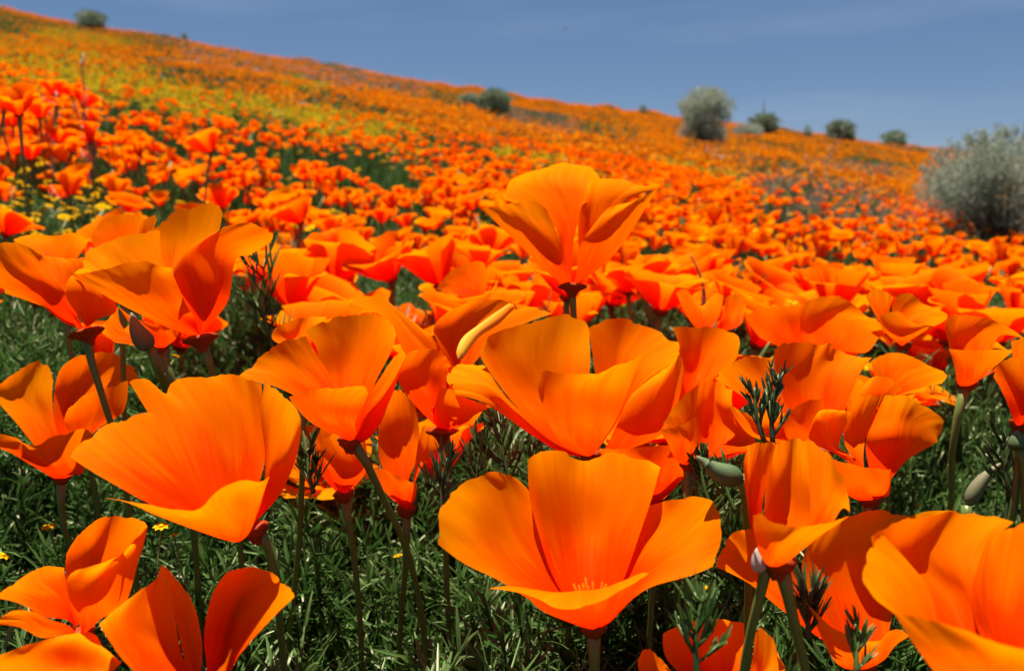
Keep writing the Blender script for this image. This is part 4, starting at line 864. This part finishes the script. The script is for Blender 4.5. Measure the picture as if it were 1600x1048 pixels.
bush(1005, 166, 178, 14, 36.0, SAGE_DK, 'tiny shrub on the skyline left of the rounded grey bush', 11, 500, .06)
bush(268, 96, 110, 56, 16.0, SAGE_DK, 'low dark green bush on the left slope', 13, 2500, .05)

# dry stalks
def stalk(pts, r, mat, label, name='dry_stalk', twigs=10, seed=0, cat='stalk'):
    rr = random.Random(seed); P = [pt(*q) for q in pts]; o = P[-1]
    root = empty(name, tuple(o), label, cat)
    A = np.array([p - o for p in P]); S = spline(A, chord(A), np.linspace(0, 1, 24)); rads = [r * (.35 + .65 * t) for t in np.linspace(0, 1, 24)]
    mb = MB(); mb.tube(S, rads, 6); link('stem', mb.mesh('stem', mat), root)
    mb = MB(); L = np.linalg.norm(A[0])
    for i in range(twigs):
        k = rr.randrange(1, 20); d = np.array([rr.uniform(-1, 1), rr.uniform(-1, 1), rr.uniform(0, 1.2)]); d /= np.linalg.norm(d); l = L * rr.uniform(.04, .13)
        mb.tube([S[k], S[k] + d * l * .6, S[k] + d * l + np.array([0, 0, l * .3])], [r * .4, r * .3, r * .2], 4)
        blade(mb, S[k] + d * l * .8, d, l * .5, r * .9, np.array([0, .3, 1.0]), .3)
    if twigs: link('twig', mb.mesh('twig', mat), root)
stalk([(126, 95, 1.3), (130, 130, 1.3), (131, 165, 1.3), (136, 205, 1.3), (140, 300, 1.3)], .0022, DRY, 'tall pale dry stalk rising on the left slope', seed=1, twigs=16)
stalk([(88, 148, 1.35), (86, 165, 1.35), (84, 200, 1.35), (80, 300, 1.35)], .0025, DRY, 'short pale dry stalk left of the tall one', seed=2, twigs=8)
stalk([(1194, 156, 28.0), (1193, 175, 28.0), (1192, 215, 28.0)], .03, TWIG, 'thin bare stalk sticking up from the crest bush', seed=3, twigs=14)
stalk([(1322, 205, 3.2), (1308, 225, 3.2), (1296, 246, 3.2), (1285, 300, 3.2)], .003, DRY, 'pale arching dry stem above the pink weeds', seed=4, twigs=8)
stalk([(1262, 240, 3.0), (1265, 275, 3.0), (1285, 330, 3.0)], .003, DRY, 'pale dry stem among the pink weeds', seed=5, twigs=12)
stalk([(1078, 398, .55), (1090, 420, .55), (1098, 445, .55), (1100, 480, .55)], .0016, STEM, 'bare curved green stem right of the tallest poppy', name='bare_stem', seed=6, twigs=0)
stalk([(1098, 455, .54), (1099, 480, .54)], .0018, DRY, 'pale split seed pod on the curved green stem', name='seed_pod', seed=7, twigs=0, cat='seed pod')

# ------------------------------------------------------------------ sprigs, buds and pods close by
def sprig(base, tip, D, dens, label, seed, mat=LEAF_DARK, spread=1.0, bl=0.010, bw=.0009):
    rr = random.Random(seed); a, b = pt(*base, D), pt(*tip, D + .004); root = empty('feathery_sprig', tuple(a), label, 'sprig', 'feathery leaf sprigs between the near poppies')
    L = np.linalg.norm(b - a); ax = (b - a) / L; side0 = np.cross(ax, FWD)
    side0 /= np.linalg.norm(side0); mb = MB(); N = 12
    path = [ax * L * t + side0 * .06 * L * math.sin(t * 3) for t in np.linspace(0, 1, N)]
    mb.tube(path, [.0008 * (1 - .6 * t) for t in np.linspace(0, 1, N)], 5); link('stem', mb.mesh('stem', mat), root)
    for i in range(dens):
        t = .15 + .85 * (i + rr.random()) / dens; p = path[min(N - 1, int(t * (N - 1)))]; sg = 1 if i % 2 else -1
        d = ax * rr.uniform(.7, 1.3) + side0 * sg * rr.uniform(.4, 1.0) * spread + FWD * rr.uniform(-.5, .5); d /= np.linalg.norm(d); l = L * rr.uniform(.22, .4) * (1.2 - .6 * t)
        m2 = MB(); m2.tube([p, p + d * l * .5, p + d * l + ax * l * .1], [.0005, .0004, .0003], 4)
        for j in range(7):
            q = p + d * l * (.3 + .11 * j); e = d * .8 + ax * .7 + np.array([rr.uniform(-.6, .6), rr.uniform(-.6, .6), rr.uniform(-.2, .6)])
            blade(m2, q, e, bl * rr.uniform(.6, 1.1), bw * rr.uniform(.6, .95), np.array([rr.uniform(-1, 1), rr.uniform(-1, 1), .6]), .05, 4)
        link('leaf', m2.mesh('leaf', mat), root)
    return root
sprig((1208, 692), (1218, 585), .212, 14, 'dark feathery sprig standing in front of the orange petals right of centre', 1, bl=.0042, bw=.0006, spread=.7)
sprig((1195, 690), (1180, 605), .213, 6, 'thinner sprig left of the dark feathery one', 2, bl=.005, spread=.6)
sprig((800, 760), (785, 655), .275, 10, 'dark spiky sprig under the left side of the centre bloom', 3, bl=.008)
sprig((745, 780), (755, 690), .275, 9, 'dark spiky sprig beside the shaded poppy stem', 4, bl=.008)
sprig((690, 800), (700, 715), .25, 9, 'dark sprig over the low poppy behind the leaning stem', 5, bl=.007)
sprig((830, 745), (850, 670), .285, 7, 'sprig close under the centre bloom', 6, bl=.007)
sprig((490, 770), (482, 700), .245, 9, 'bushy green sprig right of the dark poppy cup', 7, LEAF, bl=.008)
sprig((1110, 790), (1095, 700), .24, 12, 'knobbly green sprig under the green bud', 8, LEAF, bl=.004, bw=.0011)
sprig((1150, 800), (1130, 730), .235, 8, 'short leafy sprig right of the widest poppy', 9, LEAF, bl=.006)
sprig((1090, 1060), (1100, 930), .17, 10, 'soft grey-green sprig in front of the dark red poppy at the bottom', 10, LEAF, bl=.006, bw=.0008, spread=1.3)
sprig((1340, 1060), (1345, 985), .17, 6, 'small leaf sprig over the lower edge of the bright poppy', 11, LEAF, bl=.005, bw=.0008)
sprig((1265, 1000), (1270, 920), .19, 7, 'dark reddish sprig beside the reddish stem', 12, bl=.008)
sprig((430, 560), (415, 405), .36, 12, 'soft green sprig right of the tall golden-orange poppy', 13, LEAF, bl=.012)
sprig((1590, 800), (1565, 680), .24, 8, 'thin sprig near the right edge above the pale bud', 14, bl=.006, spread=.8)
sprig((1570, 830), (1598, 720), .245, 7, 'thin sprig clipped by the right edge', 15, bl=.006, spread=.8)

def bud(p_base, p_tip, D, rmax, mat, label, stem_to, name='poppy_bud', dd=0.0, r_stem=.0011, smat=None, prof=None):
    a, b = pt(*p_base, D), pt(*p_tip, D + dd); root = empty(name, tuple(a), label, 'bud' if 'bud' in name else 'seed pod'); ax = b - a
    ts = np.linspace(0, 1, 14); side = np.cross(ax, FWD); side /= np.linalg.norm(side); L = np.linalg.norm(ax)
    path = [ax * t + side * L * .08 * math.sin(t * math.pi) for t in ts]
    rads = [rmax * (.05 + 1.55 * (1 - t) ** .8 * (1 - math.exp(-7 * (t + .03)))) for t in ts]
    mb = MB(); mb.tube(path, rads, 14); link('bud_cap' if 'bud' in name else 'pod', mb.mesh('cap', mat), root)
    mb = MB(); P = [np.zeros(3)] + [pt(x, y, D + d) - a for (x, y, d) in stem_to]; q = P[-1] + a; P.append(np.array([q[0], q[1], float(G(q[0], q[1]))]) - a)
    P = np.array(P); S = spline(P, chord(P), np.linspace(0, 1, 20)); mb.tube(S, [r_stem * (1 + .6 * math.exp(-9 * t)) for t in np.linspace(0, 1, 20)], 7); link('stem', mb.mesh('stem', smat or STEM), root)
    return root
bud((1160, 748), (1088, 712), .20, .0025, POD, 'green pointed poppy bud leaning left beside the half-closed tube', [(1168, 780, .004), (1170, 830, .01)])
bud((1512, 790), (1566, 722), .25, .0020, PALEPOD, 'pale upright poppy bud over the green patch at right', [(1510, 820, 0), (1514, 870, .006)])
bud((236, 545), (205, 488), .275, .0030, PALEPOD, 'pale poppy bud hanging under the tall golden-orange poppy', [(246, 575, 0), (262, 612, .01)])
bud((1594, 700), (1590, 672), .235, .0025, POD, 'green bud clipped by the right edge', [(1600, 730, 0)])
bud((1192, 892), (1183, 855), .176, .0016, WHITE_BIT, 'pale pink spent bloom tip on a green stem touching the half-closed tube', [(1195, 900, 0), (1185, 940, .001), (1170, 1000, .003), (1160, 1060, .006)], name='spent_bud', r_stem=.0009)
# rolled, not yet opened petal (a loosely rolled cone)
def rolled():
    """the sunlit petal that is rolled up lengthwise, on the shaded poppy"""
    a, b = pt(716, 560, .232), pt(800, 480, .250); o = np.array(SHADED.location); ax = b - a; L = np.linalg.norm(ax); e = ax / L
    s = np.cross(e, FWD); s /= np.linalg.norm(s); w = np.cross(e, s); V = []; UV = []; nv, nu = 26, 22
    for j in range(nv):
        t = j / (nv - 1); r = .0017 * (.35 + 1.3 * math.sqrt(t * 1.4) * math.exp(-1.5 * t)) * (0.4 if j == 0 else 1) * (1 + .12 * math.sin(t * 11))
        c = a - o + e * L * t + s * L * (.06 * math.sin(math.pi * t) + .02 * math.sin(7 * t))
        for i in range(nu):
            an = i / (nu - 1) * 7.6; rr = r * (1 - .05 * an / 7.6 - .10 * (an > 6.28) * (an - 6.28)); V.append(c + rr * (1.15 * s * math.cos(an) + .8 * w * math.sin(an))); UV.append((i / (nu - 1), .45 + .55 * (1 - t)))
    # the free end opens out and joins the flower
    c0 = V[-nu:]; tgt = pt(803, 477, .252) - o
    for k in (1, 2, 3):
        for i in range(nu):
            f = k / 3; side = (i / (nu - 1) - .5) * .004 * f; V.append(np.array(c0[i]) * (1 - f) + (tgt + s * side + w * .0006 * math.cos(i)) * f); UV.append((i / (nu - 1), .4 - .1 * k))
    q = link('rolled_petal', mesh('rolled_petal', V, grid_faces(nu, nv + 3), ROLLED, UV), SHADED); q['label'] = 'pale yellow sunlit petal rolled up lengthwise'
rolled()

# bird speck high in the sky
def bird():
    D = 45.0; p = pt(883, 46, D); root = empty('bird', tuple(p), 'tiny dark bird high in the blue sky', 'bird')
    mb = MB(); mb.tube([(-.09, 0, 0), (-.05, 0, .005), (0, 0, .01), (.06, 0, .005), (.11, 0, 0)], [.005, .02, .025, .016, .004], 8); 
    mb.add([(-.01, .0, .01), (.05, 0, .01), (.03, .16, .05), (-.03, .17, .05), (-.01, 0, .01), (.05, 0, .01), (.03, -.16, .05), (-.03, -.17, .05)], [(0, 1, 2, 3), (7, 6, 5, 4)]); link('body', mb.mesh('body', TWIG), root)
bird()
